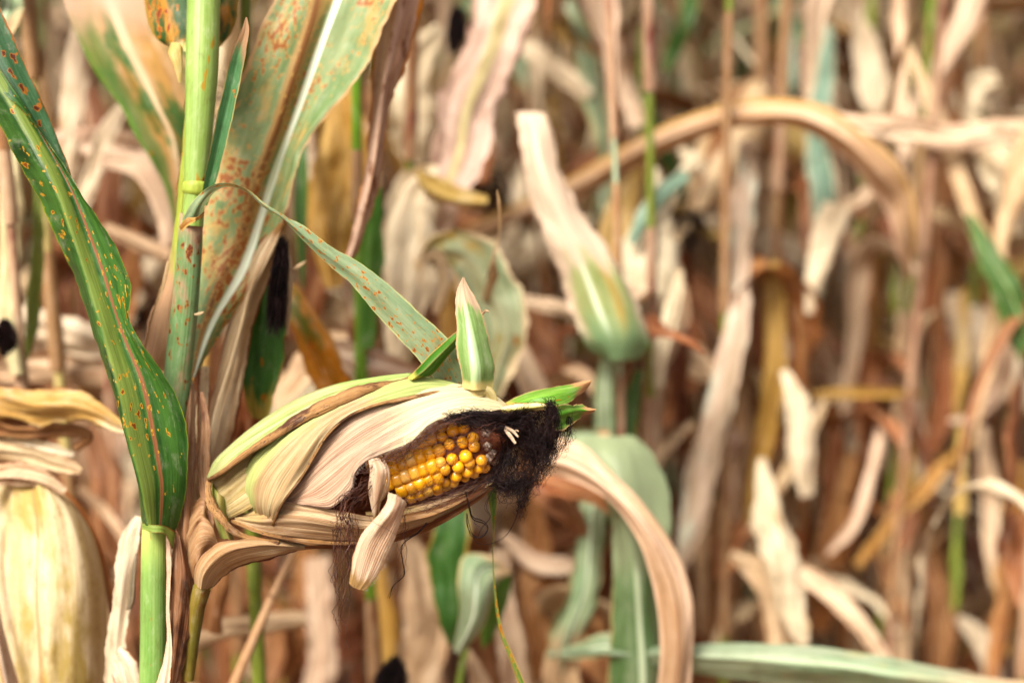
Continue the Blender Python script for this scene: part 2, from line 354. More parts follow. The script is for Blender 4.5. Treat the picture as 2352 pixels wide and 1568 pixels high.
mDryY = leafmat('dry_yellowish', (.70, .55, .26), (.60, .42, .15), veins=16, vd=.3, blotch=(.72, .60, .40), bl=.45, edge=(.40, .22, .09), edgew=.04, rough=.5, rust=.0, speck=.3)
mDryHusk = leafmat('dry_big_husk', (.77, .67, .48), (.68, .56, .34), veins=26, vd=.15, mottle=.7, blotch=(.56, .46, .20), bl=.47, blf=22, bands=((.42, .022, (.50, .32, .20), .6),), edge=(.6, .42, .22), edgew=.03, rough=.5, speck=.3)
mDryTan = leafmat('dry_tan', TAN, (.78, .63, .45), veins=16, vd=.3, blotch=(.42, .25, .13), bl=.36, edge=(.32, .16, .07), edgew=.06, rough=.55, speck=.5)
mDryPink = leafmat('dry_pink', PINK, (.82, .68, .53), veins=14, vd=.25, blotch=(.45, .26, .17), bl=.34, edge=(.38, .2, .11), edgew=.05, rough=.5, trans=.15)
mDryCream = leafmat('dry_cream', CREAM, (.82, .72, .56), veins=12, vd=.25, mottle=.75, blotch=(.60, .42, .22), bl=.38, rough=.5)
mDryBrown = leafmat('dry_brown', (.36, .20, .11), (.52, .33, .20), veins=10, vd=.3, blotch=(.20, .08, .04), bl=.35, rough=.6)
mDryRust = leafmat('dry_rust', (.42, .20, .09), (.60, .38, .22), veins=10, vd=.3, blotch=(.26, .10, .04), bl=.35, rough=.6)
mDryShade = leafmat('dry_shade', (.28, .13, .075), (.44, .25, .15), veins=12, vd=.3, blotch=(.14, .06, .035), bl=.38, rough=.6, trans=.12)  # low field leaves: dead brown, darkened further by shade put into the colour
mDryOchre = leafmat('dry_ochre', (.58, .38, .12), (.66, .48, .22), veins=10, vd=.3, blotch=(.42, .22, .07), bl=.35, rough=.55)
mMottle = leafmat('dry_mottled', (.58, .41, .29), (.74, .58, .46), veins=8, vd=.3, blotch=(.38, .22, .13), bl=.44, blf=90, edge=(.60, .34, .05), edgew=.12, rough=.55)
mBgGreen = leafmat('field_green', (.13, .24, .09), (.22, .33, .13), edge=(.5, .42, .15), edgew=.04, rib=(.45, .55, .30), ribw=.03, veins=10, vd=.1, rough=.4)
mBgPale = leafmat('field_palegreen', (.36, .46, .30), (.52, .56, .40), edge=(.62, .52, .30), edgew=.07, rib=(.76, .80, .66), ribw=.04, veins=10, vd=.1, rough=.42, tip=(.70, .54, .36), tips=.8, blotch=(.5, .48, .22), bl=.3)
mBgTurn = leafmat('field_turning', (.26, .38, .12), (.42, .44, .18), edge=(.78, .62, .46), edgew=.30, rib=(.6, .62, .36), ribw=.04, veins=10, rough=.42, tip=(.78, .62, .48), tips=.42, base=(.16, .36, .14), bases=.35)
mBgBlue = leafmat('field_bluegreen', (.36, .48, .38), (.44, .54, .44), edge=(.7, .6, .45), edgew=.1, veins=8, vd=.1, rough=.4)
mStYel = leafmat('field_stalk_green', (.38, .42, .12), (.32, .38, .12), veins=8, vd=.1, rough=.4, trans=.05, blotch=(.5, .38, .14), bl=.35)
mStTan = leafmat('field_stalk_tan', (.56, .42, .27), (.42, .27, .16), veins=8, vd=.2, rough=.5, trans=.05, blotch=(.34, .16, .09), bl=.4)
mStPink = leafmat('field_stalk_pink', (.52, .37, .27), (.60, .46, .33), veins=8, vd=.2, rough=.5, trans=.05, blotch=(.32, .14, .10), bl=.4)

def simplemat(name, col, rough=.5, spec=.3, var=None, sc_=200.0, bump=0.0):
    T = NT(name); tc = T.n('ShaderNodeTexCoord'); n = T.noise(tc.outputs['Object'], sc_, 3.0, .6)
    c = T.mix(T.rng(n, .35, .65), col, var if var else tuple(k*.6 for k in col))
    pr = T.n('ShaderNodeBsdfPrincipled'); T.put(pr.inputs['Base Color'], c); pr.inputs['Roughness'].default_value = rough; pr.inputs['Specular IOR Level'].default_value = spec
    if bump:
        bp = T.n('ShaderNodeBump'); bp.inputs['Strength'].default_value = bump; bp.inputs['Distance'].default_value = .004; T.put(bp.inputs['Height'], n); T.put(pr.inputs['Normal'], bp.outputs[0])
    out = T.n('ShaderNodeOutputMaterial'); T.put(out.inputs[0], pr.outputs[0]); return T.m
mSilk = simplemat('silk_dark', (.005, .0022, .002), .55, .12, (.013, .005, .004), 120)
mSilkRed = simplemat('silk_redbrown', (.075, .022, .009), .5, .3, (.03, .009, .005), 150)
mHair = simplemat('husk_hair', (.34, .25, .19), .6)
mCob = simplemat('cob_chaff', (.055, .013, .006), .8, .1, (.12, .035, .014), 300)
mShriv = simplemat('kernel_shrivelled', (.13, .07, .055), .3, .5, (.34, .24, .17), 350, .4)
mGlume = simplemat('chaff_pale', (.30, .20, .12), .6)
mSoil = simplemat('soil', (.10, .055, .035), .9, .1, (.19, .11, .07), 14, .8)

def kernelmat():
    T = NT('kernel_yellow'); tc = T.n('ShaderNodeTexCoord'); g = T.sep(tc.outputs['Object']); oi = T.n('ShaderNodeObjectInfo'); r = oi.outputs['Random']
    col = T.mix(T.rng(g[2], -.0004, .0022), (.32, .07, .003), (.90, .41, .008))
    n = T.noise(tc.outputs['Object'], 260.0, 2.0)
    col = T.mix(T.rng(n, .4, .62, 0, .5), col, (.78, .30, .006))
    r2 = T.math('FRACT', T.math('MULTIPLY', r, 13.7)); col = T.mix(T.rng(r2, .80, 1.0, 0, .55), col, (.40, .17, .03))
    r3 = T.math('FRACT', T.math('MULTIPLY', r, 5.3)); col = T.mix(T.rng(r3, .82, 1.0, 0, .4), col, (.80, .62, .28))
    pr = T.n('ShaderNodeBsdfPrincipled'); T.put(pr.inputs['Base Color'], col); pr.inputs['Roughness'].default_value = .22; pr.inputs['Specular IOR Level'].default_value = .6
    pr.inputs['Subsurface Weight'].default_value = .15; pr.inputs['Subsurface Radius'].default_value = (.003, .0012, .0003); pr.inputs['Subsurface Scale'].default_value = 1.0
    out = T.n('ShaderNodeOutputMaterial'); T.put(out.inputs[0], pr.outputs[0]); return T.m
mKernel = kernelmat()

# ---------------------------------------------------------------- ground
def flat_ground():
    mb = MB(); n = 60; rows = []
    for j in range(n+1):
        rows.append([])
        for i in range(n+1):
            a = (i/n-.5)*2; b = (j/n-.5)*2
            x = math.copysign(abs(a)**2.2, a)*120; y = math.copysign(abs(b)**2.2, b)*120+3
            rows[-1].append((x, y, .02*math.sin(y*8.37)*(1 if abs(y) < 12 else 0)))
    mb.grid(rows, [i/n for i in range(n+1)], [j/n for j in range(n+1)], [[(q[0], q[1]) for q in r] for r in rows])
    o = mb.obj('ground', mSoil); o['kind'] = 'structure'
flat_ground()

exec_parts = []
# ================================================================ THE FRONT PLANT
def wcol(pts, n): return [P(*q) for q in catmull(pts, n)]
base = P(352, 1700, 1.5); base.z = 0
plant = empty('corn_plant', base, 'half green corn plant in sharp focus carrying the open ear of yellow kernels', 'corn plant')
# stalk: upper internode, node, lower sheath, down to the soil
mb = MB()
up = [(472, -420, 3.2, 40), (470, -60, 2.4, 39), (468, 0, 2.2, 38.5), (464, 150, 1.8, 38), (458, 280, 1.6, 33), (452, 380, 1.5, 29), (449, 425, 1.4, 26), (446, 460, 1.4, 25), (442, 520, 1.4, 25)]
q = catmull(up, 60); mb.tube([P(a[0], a[1], a[2]) for a in q], [S(a[3]) for a in q], 32)
ring = catmull([(449, 418, 1.4, 27), (449, 424, 1.4, 30), (449, 434, 1.4, 31), (448, 443, 1.4, 30), (447, 449, 1.4, 26)], 14)
mb.tube([P(a[0], a[1], a[2]) for a in ring], [S(a[3]) for a in ring], 32, mi=1)
low = [(440, 490, 1.6, 26), (436, 560, 1.8, 29), (425, 700, 2.0, 31), (412, 820, 2.2, 32), (400, 940, 2.4, 32), (385, 1060, 2.2, 31), (366, 1170, 1.8, 31)]
q = catmull(low, 50); mb.tube([P(a[0], a[1], a[2]) for a in q], [S(a[3]) for a in q], 32, mi=2)
bot = [(372, 1120, 1.7, 24), (364, 1180, 1.4, 28), (358, 1205, 1.2, 30), (355, 1300, 1.2, 31), (354, 1450, 1.4, 32), (352, 1600, 1.6, 33), (352, 1700, 1.6, 33)]
q = catmull(bot, 50); pl = [P(a[0], a[1], a[2]) for a in q]; rl = [S(a[3]) for a in q]
e = pl[-1]; pl += [e+(base-e)*t for t in (.2, .4, .6, .8, 1.0)]; rl += [rl[-1]*k for k in (1.05, 1.1, 1.1, 1.15, 1.2)]
mb.tube(pl, rl, 32, mi=3)
mb.obj('stalk', [mStalk, mNode, mSheath, mStalkLow], plant)

# big green leaf at the left with its folded-over upper half
mb = MB()
sheet(mb, [
    [(326, 1204, .2), (318, 1120, -.2), (300, 1040, -.2), (268, 930, -.2), (238, 840, 0), (195, 700, 0), (150, 590, .2), (95, 470, .3), (20, 330, .6), (-40, 215, .8), (-130, 60, 1)],
    [(338, 1206, -.9), (322, 1120, -1.6), (296, 1020, -1.8), (268, 900, -1.8), (236, 780, -1.6), (205, 680, -1.4), (170, 570, -1.2), (128, 450, -1), (60, 320, -.4), (-10, 200, .2), (-100, 50, .6)],
    [(362, 1210, -.6), (362, 1120, -.9), (340, 1000, -1.1), (316, 880, -1.1), (276, 770, -.9), (240, 660, -.8), (205, 560, -.6), (160, 440, -.4), (90, 310, 0), (20, 190, .4), (-80, 40, .8)],
    [(404, 1218, .6), (425, 1140, .2), (432, 1040, -.6), (420, 950, -1.2), (385, 870, -1.6), (330, 795, -1.8), (296, 735, -1.4), (300, 655, -1.6), (272, 580, -1.4), (215, 485, -1), (150, 388, -.6), (62, 262, -.2), (0, 203, .2), (-70, 30, .6)]],
    us=[0, .22, .48, 1], nv=150, nu=36, wave=.0009, wf=70, ragged=.0004)
sheet(mb, [[(166, 414, -.3), (150, 360, 1), (118, 280, 1.2), (85, 205, 1.2), (45, 120, 1.2), (10, 40, 1.2), (-40, -80, 1.4)],
           [(164, 412, -.5), (110, 335, .6), (60, 240, .6), (20, 170, .6), (-20, 90, .8), (-70, -40, 1)],
           [(162, 410, -.7), (105, 328, -.2), (62, 262, 0), (0, 203, .3), (-60, 120, .6), (-120, 0, 1)]], nv=60, nu=16, mi=1, wave=.0008, ragged=.0005)
mb.obj('leaf', [mGreen, mGreenFold], plant, label='long dark green leaf with a pale midrib and orange rust spots')
# auricle / collar at its base
mb = MB()
sheet(mb, [[(326, 1200, -.4), (350, 1204, -1.2), (375, 1206, -1.0), (404, 1220, .6)], [(326, 1214, -.4), (350, 1222, -1.2), (378, 1226, -1), (396, 1262, .4)]], nv=16, nu=6)
mb.obj('leaf_collar', leafmat('collar', (.44, .54, .20), (.36, .46, .16), edge=(.42, .24, .10), edgew=.15, veins=6, rough=.4), plant)
# bluish narrow rolled leaf right of the stalk
mb = MB()
pblade(mb, [(468, 470, 1.2, 16, 20), (482, 415, .8, 26, 20), (503, 330, .3, 33, 15), (530, 210, 0, 34, 10), (551, 115, -.2, 31, 5), (564, 72, -.3, 18, 0), (566, 40, -.3, 3, 0)], nv=60, fold=-.55, ripple=.0006, rf=90, ragged=.06)
mb.obj('leaf', mNarrow, plant, label='short narrow bluish leaf standing beside the stalk')
# thin leaf arching from the collar to the right
mb = MB()
sheet(mb, [
    [(418, 505, .2), (428, 485, -.4), (450, 455, -1.2), (486, 426, -1.4), (520, 419, -1.2), (565, 434, -1), (610, 470, -.9), (660, 500, -.8), (700, 520, -.7), (760, 566, -.6), (830, 606, -.5), (895, 655, -.4), (965, 720, -.2), (1020, 768, 0), (1060, 820, .3), (1075, 880, .8)],
    [(440, 512, -.6), (447, 492, -1), (462, 466, -1.2), (490, 440, -1), (520, 428, -.8), (562, 438, -.7), (606, 474, -.9), (650, 500, -1), (695, 535, -1), (752, 582, -.9), (818, 628, -.8), (875, 682, -.7), (935, 742, -.4), (990, 800, -.1), (1032, 850, .2), (1055, 890, .7)],
    [(466, 498, .4), (468, 480, .2), (476, 462, .2), (494, 440, .2), (522, 426, .0), (566, 438, -.2), (604, 476, -.4), (642, 497, -.6), (692, 548, -.7), (745, 600, -.6), (805, 650, -.5), (850, 705, -.4), (905, 765, -.2), (965, 830, 0), (1008, 880, .3), (1040, 900, .8)]],
    nv=120, nu=14, wave=.0005, ragged=.00025)
mb.obj('leaf', mArch, plant, label='thin pale green leaf arching right with orange rust flecks')
mb = MB()
sheet(mb, [[(412, 520, .2), (430, 500, -.8), (452, 498, -1.4), (470, 486, -.4)], [(416, 532, .2), (430, 520, -1), (446, 510, -1.6), (466, 500, -.6)]], nv=14, nu=5, ragged=.0005)
mb.obj('leaf_collar', leafmat('collar_dry', (.66, .50, .20), (.44, .26, .09), veins=6), plant)
# leaf behind the stalk at the top
mb = MB()
sheet(mb, [[(398, 112, 4.2), (368, 98, 4.2), (345, 68, 4.4), (334, 20, 5), (326, -60, 6), (318, -160, 7)],
           [(405, 118, 3), (402, 95, 3), (398, 60, 3.6), (392, 0, 4.4), (390, -80, 5.6), (390, -160, 7)],
           [(470, 118, 3), (480, 80, 3.6), (485, 40, 4), (488, 0, 4.8), (490, -80, 6), (490, -160, 7)],
           [(500, 112, 4.2), (522, 90, 4.4), (540, 60, 4.8), (548, 20, 5.4), (552, -60, 6.4), (560, -160, 7.4)]], us=[0, .35, .7, 1], nv=50, nu=26, wave=.0015, ragged=.0004)
mb.obj('leaf', mBlight, plant, label='blighted green leaf with orange streaks behind the top of the stalk')
mb = MB()
mb.tube([P(*a) for a in [(405, 100, 3.2), (402, 122, 2.6), (408, 145, 2.4), (414, 190, 2.6)]], [S(a) for a in (14, 17, 12, 4)], 14, flat=.5, flatdir=FW)
mb.obj('leaf_collar', leafmat('collar_cream', (.74, .64, .36), (.6, .48, .2), veins=6), plant)
# loose sheath edge left of the stalk
mb = MB()
sheet(mb, [[(428, 150, 2.6), (424, 260, 2.8), (412, 400, 3), (398, 520, 3.2), (380, 640, 3.4), (345, 720, 3.6), (330, 800, 3.8), (326, 850, 4)],
           [(440, 150, 2), (432, 280, 2), (424, 400, 2.2), (408, 530, 2.4), (395, 650, 2.6), (372, 740, 2.8), (356, 810, 3), (348, 850, 3.4)],
           [(452, 150, 2.6), (446, 280, 2.6), (436, 400, 2.6), (424, 530, 2.6), (412, 650, 2.8), (400, 740, 3), (392, 810, 3), (380, 850, 3.4)]],
      nv=70, nu=10, wave=.0008, ragged=.0006)
mb.obj('leaf_sheath', leafmat('sheath_edge', (.40, .48, .12), (.52, .54, .16), edge=(.22, .10, .05), edgew=.14, veins=8, rust=.4, rs=(90, 40), tip=(.62, .44, .30), tips=.6, blotch=(.34, .18, .08), bl=.30), plant)
# large pale leaf with white midrib, behind
mb = MB()
sheet(mb, [
    [(432, 868, 5.5), (436, 780, 6), (446, 640, 6.5), (470, 500, 7), (500, 380, 7), (530, 250, 6.8), (572, 135, 6.5), (630, 0, 6.5), (690, -120, 7)],
    [(440, 868, 5), (462, 760, 5.2), (512, 630, 5.8), (562, 500, 6.2), (600, 390, 6.4), (642, 270, 6.5), (682, 150, 6.5), (722, 20, 6.5), (760, -120, 7)],
    [(446, 866, 5), (492, 740, 5.6), (556, 630, 6.4), (598, 500, 7), (640, 370, 7.2), (690, 240, 7.2), (735, 120, 7.2), (780, 0, 7.2), (820, -120, 7.5)],
    [(450, 864, 5.6), (510, 760, 6), (600, 640, 6.4), (645, 520, 6.6), (682, 400, 6.6), (700, 335, 6.5), (795, 215, 6.2), (852, 135, 6), (880, 60, 6), (912, 0, 6), (940, -120, 7)]],
    us=[0, .37, .54, 1], nv=110, nu=34, wave=.0016, wf=55, ragged=.0008)
mb.obj('leaf', mPaleBig, plant, label='broad pale green leaf with a white midrib and rusty band')
# dead leaves and sheath around the shank
mb = MB()
sheet(mb, [[(420, 900, 3), (410, 1000, 2.4), (402, 1120, 2), (396, 1250, 2), (392, 1400, 2.2), (388, 1600, 2.6)],
           [(436, 880, 2.4), (430, 1000, 1.8), (425, 1120, 1), (420, 1250, .8), (416, 1400, 1.2), (412, 1600, 2)],
           [(452, 900, 3), (452, 1000, 2.4), (448, 1120, 1.6), (446, 1250, 1.4), (444, 1380, 1.6), (430, 1600, 2.4)]], nv=70, nu=14, wave=.002, wf=60, ragged=.0012, furrow=.0012)
mb.obj('leaf_sheath', leafmat('sheath_dead', (.46, .29, .18), (.62, .44, .29), veins=14, vd=.4, blotch=(.22, .10, .06), bl=.42, blf=40, bump=.35), plant, label='dead brown leaf sheath between the stalk and the ear')
mb = MB()
pblade(mb, [(418, 820, 3.5, 8, 0), (434, 900, 3, 26, 30), (440, 1000, 2.4, 24, 40), (438, 1100, 2, 20, 20), (446, 1200, 2, 18, 0), (440, 1260, 2.2, 4, 0)], fold=.5, ripple=.002, ragged=.1)
pblade(mb, [(470, 840, 5, 20, 0), (462, 930, 4, 26, 30), (456, 1030, 3.4, 22, 40), (452, 1130, 3, 18, 20), (440, 1230, 2.6, 20, 0)], fold=.6, ripple=.002, ragged=.1)
mb.obj('leaf', mDryTan, plant, label='narrow dead leaf strips hanging beside the stalk')
mb = MB()
sheet(mb, [[(430, 1160, 1.4), (445, 1150, 1.2), (470, 1140, 1), (476, 1200, 1), (470, 1260, 1)],
           [(424, 1280, 1), (438, 1230, .4), (460, 1200, -.2), (490, 1210, -.2), (500, 1250, .2)],
           [(420, 1400, 1.4), (438, 1350, .6), (452, 1300, 0), (470, 1270, .2), (500, 1262, .6)]], nv=40, nu=20, wave=.0012, furrow=.0008, ragged=.001)
mb.obj('leaf_sheath', MATS['sheath_dead'], plant)
mb = MB()
sheet(mb, [[(398, 1200, .9), (402, 1300, .6), (396, 1380, .8), (384, 1470, .8), (376, 1600, .9)],
           [(412, 1230, .2), (424, 1320, -.2), (416, 1400, 0), (404, 1490, .2), (392, 1600, .6)],
           [(426, 1260, .8), (444, 1340, .4), (446, 1400, .6), (432, 1480, .8), (400, 1600, 1)]], nv=50, nu=12, wave=.002, furrow=.0015, ragged=.0008)
mb.obj('leaf_sheath', leafmat('sheath_dark', (.34, .18, .11), (.50, .32, .22), veins=9, vd=.5, blotch=(.12, .05, .03), bl=.45, blf=35, bump=.6), plant)
for (m, pts) in ((mDryTan, [(330, 860, 4, 6, 0), (340, 800, 3.6, 20, 20), (356, 730, 3.4, 22, 30), (374, 660, 3.2, 14, 20), (386, 600, 3, 5, 0)]),
               (MATS['sheath_dead'], [(462, 900, 2.4, 8, 20), (470, 990, 1.8, 30, 30), (466, 1080, 1.2, 34, 20), (474, 1160, .9, 26, 0), (486, 1230, .8, 12, 0)]),
               (MATS['dry_pink'], [(384, 1215, .2, 6, 0), (387, 1300, .1, 12, 20), (384, 1400, .2, 9, 30), (388, 1480, .3, 14, 20), (378, 1560, .3, 26, 10), (362, 1640, .2, 40, 0)])):
    mb = MB(); pblade(mb, pts, nv=60, nu=8, fold=.3, ripple=.0012, ragged=.15, crum=.12); mb.obj('leaf_sheath', m, plant)
# shank leaf: pale brown piece from the shank to the ear
mb = MB()
sheet(mb, [[(446, 1342, .4), (446, 1310, .2), (462, 1275, 0), (500, 1244, -.4), (560, 1236, -.8), (640, 1240, -.6), (720, 1256, 0)],
           [(462, 1352, -.8), (470, 1318, -1.2), (495, 1285, -1.4), (535, 1262, -1.6), (590, 1252, -1.4), (660, 1254, -.8), (720, 1258, 0)],
           [(486, 1352, .4), (506, 1330, .2), (536, 1310, 0), (570, 1296, -.2), (620, 1280, -.2), (670, 1266, 0), (720, 1260, .3)]], nv=60, nu=22, wave=.001, furrow=.0008, ragged=.0006, crum=.0018, cfq=30)
mb.tube([P(*a) for a in [(432, 1560, 1.6), (440, 1470, 1.2), (452, 1390, .6), (464, 1350, .2), (480, 1320, 0)]], [S(a) for a in (14, 18, 20, 21, 16)], 16, mi=1)
mb.tube([P(*a) for a in [(450, 1356, .1), (464, 1354, -.1), (486, 1350, .1)]], [S(a) for a in (5, 6, 4)], 8, mi=2)
mb.obj('shank', [leafmat('shank_leaf', (.66, .52, .35), (.52, .36, .22), veins=12, vd=.4, blotch=(.40, .38, .12), bl=.38, edge=(.22, .10, .05), edgew=.08, bump=.6), leafmat('shank_green', (.42, .34, .12), (.32, .30, .10), veins=8, vd=.3, blotch=(.30, .14, .07), bl=.4), MATS['collar_cream']], plant)

# ---------------------------------------------------------------- the ear
ear = empty('corn_ear', P(620, 1150, 1), parent=plant, label='open ear with yellow kernels showing between dry husks')
A0 = P(760, 1146, .9); A1 = P(1194, 980, .1)
ax = (A1-A0); AL = ax.length; ax.normalize()
side = (-FW - ax*(-FW).dot(ax)).normalized(); up2 = ax.cross(side)       # theta 0 faces the camera
def cobr(t): return S(75)*(1-.04*t) if t < .55 else S(72)*math.sqrt(max(0.02, 1-((t-.55)/.50)**2.1))
mb = MB(); n = 30
mb.tube([A0+ax*(AL*k/(n-1)) for k in range(n)], [cobr(k/(n-1))*.86 for k in range(n)], 28)
mb.obj('cob', mCob, ear)
def kernel_mesh(kind):
    me = bpy.data.meshes.new('kernel'); nu, nv = 14, 9; vs = []; fs = []
    rx = random.uniform(.92, 1.1); sq = .52 if kind == 'tooth' else 1.0
    for j in range(nv+1):
        ph = -math.pi/2+math.pi*j/nv
        for i in range(nu):
            th = 2*math.pi*i/nu
            def pw(c, e): return math.copysign(abs(c)**e, c)
            x = pw(math.cos(th), sq)*pw(math.cos(ph), .8 if kind == 'tooth' else 1); y = pw(math.sin(th), sq)*pw(math.cos(ph), .8 if kind == 'tooth' else 1); z = pw(math.sin(ph), .9)
            if kind == 'tooth': z -= .10*math.exp(-(x*x+y*y)*4) if z > 0 else 0
            if kind == 'shriv':
                k = 1+.22*math.sin(5*th+ph*3)+.12*math.sin(9*th); x *= k; y *= k; z *= .8+.25*math.sin(3*th+1)
            vs.append((x*rx, y, z))
    for j in range(nv):
        for i in range(nu):
            fs.append((j*nu+i, j*nu+(i+1) % nu, (j+1)*nu+(i+1) % nu, (j+1)*nu+i))
    # scale to metres
    s = {'tooth': (.0034, .0044, .0052), 'round': (.0039, .0040, .0044), 'shriv': (.0032, .0032, .0036)}[kind]
    me.from_pydata([(a*s[0], b*s[1], c*s[2]) for a, b, c in vs], [], fs)
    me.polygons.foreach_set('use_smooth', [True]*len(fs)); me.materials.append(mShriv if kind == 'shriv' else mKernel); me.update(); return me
KM = {k: [kernel_mesh(k) for _ in range(3)] for k in ('tooth', 'round', 'shriv')}
nk = 0; earw = WORLD[ear.name]
nrow = 14
def kput(t, th, kind, sz=1.0, lift=0.0):
    global nk
    r = cobr(t); d = side*math.cos(th)+up2*math.sin(th)
    p = A0+ax*(AL*t)+d*(r-.0030+lift)
    dr = (cobr(min(t+.02, 1))-cobr(t-.02))/(AL*.04); nrm = (d-ax*dr).normalized()
    xx = (ax-nrm*ax.dot(nrm)).normalized(); yy = nrm.cross(xx)
    a = random.gauss(0, .10); x2 = xx*math.cos(a)+yy*math.sin(a); y2 = nrm.cross(x2)
    M = Matrix((x2, y2, nrm)).transposed().to_4x4(); M.translation = p-earw
    s = sz*random.uniform(.93, 1.07); M = M @ Matrix.Diagonal((s*random.uniform(.95, 1.05), s, s, 1))
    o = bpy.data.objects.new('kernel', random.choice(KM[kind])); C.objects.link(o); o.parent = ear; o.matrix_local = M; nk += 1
for i in range(nrow):
    th = 2*math.pi*i/nrow+.12
    thn = (th+math.pi) % (2*math.pi)-math.pi
    if not (-1.60 < thn < 1.50): continue
    t = .255 + .03*math.sin(i*2.4) + (.03 if thn < -.2 else 0) + max(0, thn)*.16
    while t < .86:
        if t > .97: break
        rr = cobr(t)/cobr(.2)
        if t < .56: kput(t, th+random.gauss(0, .02), 'tooth', 1.0); t += .0053/AL*random.uniform(.93, 1.07)
        elif t < .78: kput(t, th+random.gauss(0, .07), 'round', random.uniform(.85, 1.02), .0003); t += .0066/AL*random.uniform(.9, 1.15)
        else:
            if True: kput(t, th+random.gauss(0, .1), 'shriv' if random.random() < .9 or thn > .2 else 'round', random.uniform(.8, 1.2)); 
            t += .0056/AL*random.uniform(.9, 1.2)
print('kernels', nk)
# pale chaff bit near the tip
mb = MB()
pblade(mb, [(1158, 985, -3.2, 6), (1170, 998, -3.5, 9), (1184, 1018, -3.7, 5)], nv=12, nu=4, fold=.4)
pblade(mb, [(1160, 980, -3.2, 5), (1178, 990, -3.6, 7), (1190, 1003, -3.9, 3)], nv=12, nu=4, fold=.4)
pblade(mb, [(1178, 992, -3.5, 3), (1186, 988, -3.7, 4), (1191, 990, -3.9, 2)], nv=8, nu=3, fold=.4)
mb.obj('chaff', mGlume, ear)

def husk(name, rails, mat, extra=None, label=None, **k):
    mb = MB(); sheet(mb, rails, **k)
    mats = [mat]
    if extra: mats += extra(mb)
    o = mb.obj(name, mats, ear, label=label)
    md = o.modifiers.new('solid', 'SOLIDIFY'); md.thickness = .00035; md.offset = 0
    return o
# back husks enclosing the cob
husk('husk', [[(560, 1190, 1), (700, 1060, 2.6), (820, 960, 3), (960, 900, 2.6), (1100, 890, 1.6), (1175, 930, .6)],
              [(560, 1195, 3), (700, 1130, 4), (850, 1060, 4), (980, 1010, 3.6), (1100, 980, 2.4), (1190, 960, 1)],
              [(570, 1200, 1.5), (700, 1230, 2), (850, 1225, 2), (980, 1180, 1.8), (1080, 1130, 1.2), (1140, 1100, .8)]], mHuskDark, nv=40, nu=16)
# inner front left wall (tan, seen between the outer green husk and the middle one)
husk('husk', [[(484, 1100, .6), (540, 1055, 0), (620, 1000, -.2), (700, 955, -.2), (800, 910, 0)],
              [(500, 1150, .6), (550, 1110, -.4), (620, 1050, -.8), (700, 1000, -1), (800, 950, -1)],
              [(520, 1195, .6), (570, 1170, -.6), (640, 1120, -1), (720, 1050, -1), (800, 990, -1)]],
     leafmat('husk_wall', (.62, .50, .27), (.70, .59, .37), veins=20, vd=.35, blotch=(.44, .44, .12), bl=.4, bump=.5, hsv=0), nv=40, nu=20, furrow=.0008)
# outermost green husk with the rolled brown edge
def roll(pts, n=60, flat=.55):
    def f(mb):
        q = catmull(pts, n); mb.tube([P(a[0], a[1], a[2]) for a in q], [S(a[3])*(1+.16*nz(i*.45, 4)) for i, a in enumerate(q)], 12, mi=1, flat=flat, flatdir=FW)
        return [mHuskBrown]
    return f
husk('husk', [[(478, 1096, 1), (490, 1062, 1), (530, 1022, 1), (589, 973, 1), (666, 922, 1), (753, 887, 1), (859, 867, .8), (944, 860, .4)],
              [(479, 1100, .4), (502, 1066, -.2), (556, 1018, -.4), (620, 976, -.5), (690, 936, -.6), (770, 902, -.6), (860, 878, -.4), (944, 864, 0)],
              [(481, 1104, 0), (512, 1080, -.8), (566, 1038, -1.3), (636, 992, -1.6), (695, 957, -1.7), (768, 922, -1.6), (846, 892, -1.2), (940, 868, -.2)]],
     mHuskGreen, roll([(478, 1102, 0, 3), (512, 1082, -1, 5), (566, 1041, -1.5, 7), (636, 996, -1.8, 9.5), (695, 958, -1.9, 13), (768, 923, -1.8, 15), (842, 893, -1.4, 12), (912, 879, -.6, 6), (940, 868, -.3, 3)]),
     label='pale green outer husk with a rolled brown speckled edge', nv=70, nu=24, furrow=.0011, nf=12)
# middle husk
husk('husk', [[(604, 1208, 1), (562, 1160, .3), (554, 1118, -.2), (572, 1060, -.6), (630, 1000, -.9), (700, 955, -1), (780, 915, -1), (870, 880, -.5), (960, 864, 0), (1062, 884, .2)],
              [(612, 1208, 0), (590, 1165, -1.2), (592, 1115, -1.7), (625, 1060, -2.0), (685, 1000, -2.2), (750, 955, -2.1), (830, 915, -1.7), (900, 892, -1.3), (970, 876, -.7), (1064, 886, -.1)],
              [(620, 1208, -.8), (622, 1170, -2), (645, 1115, -2.5), (682, 1060, -2.9), (722, 1005, -2.9), (770, 960, -2.6), (840, 928, -2.2), (910, 904, -1.8), (980, 888, -1), (1066, 888, -.3)],
              [(626, 1208, -1.2), (645, 1160, -2.5), (692, 1096, -2.7), (722, 1045, -2.8), (752, 998, -2.9), (797, 958, -2.7), (859, 930, -2.4), (918, 918, -2.0), (985, 908, -1.3), (1068, 890, -.5)]],
     mHuskMid, roll([(626, 1206, -1.3, 2), (645, 1160, -2.6, 2), (692, 1096, -2.8, 2.2), (722, 1045, -2.9, 2.6), (752, 998, -3.0, 2.4), (797, 958, -2.8, 2), (859, 931, -2.5, 3), (918, 918, -2.1, 4), (985, 906, -1.4, 5), (1066, 889, -.6, 3)]),
     nv=90, nu=30, wave=.0008, wf=60, furrow=.0009, nf=14)
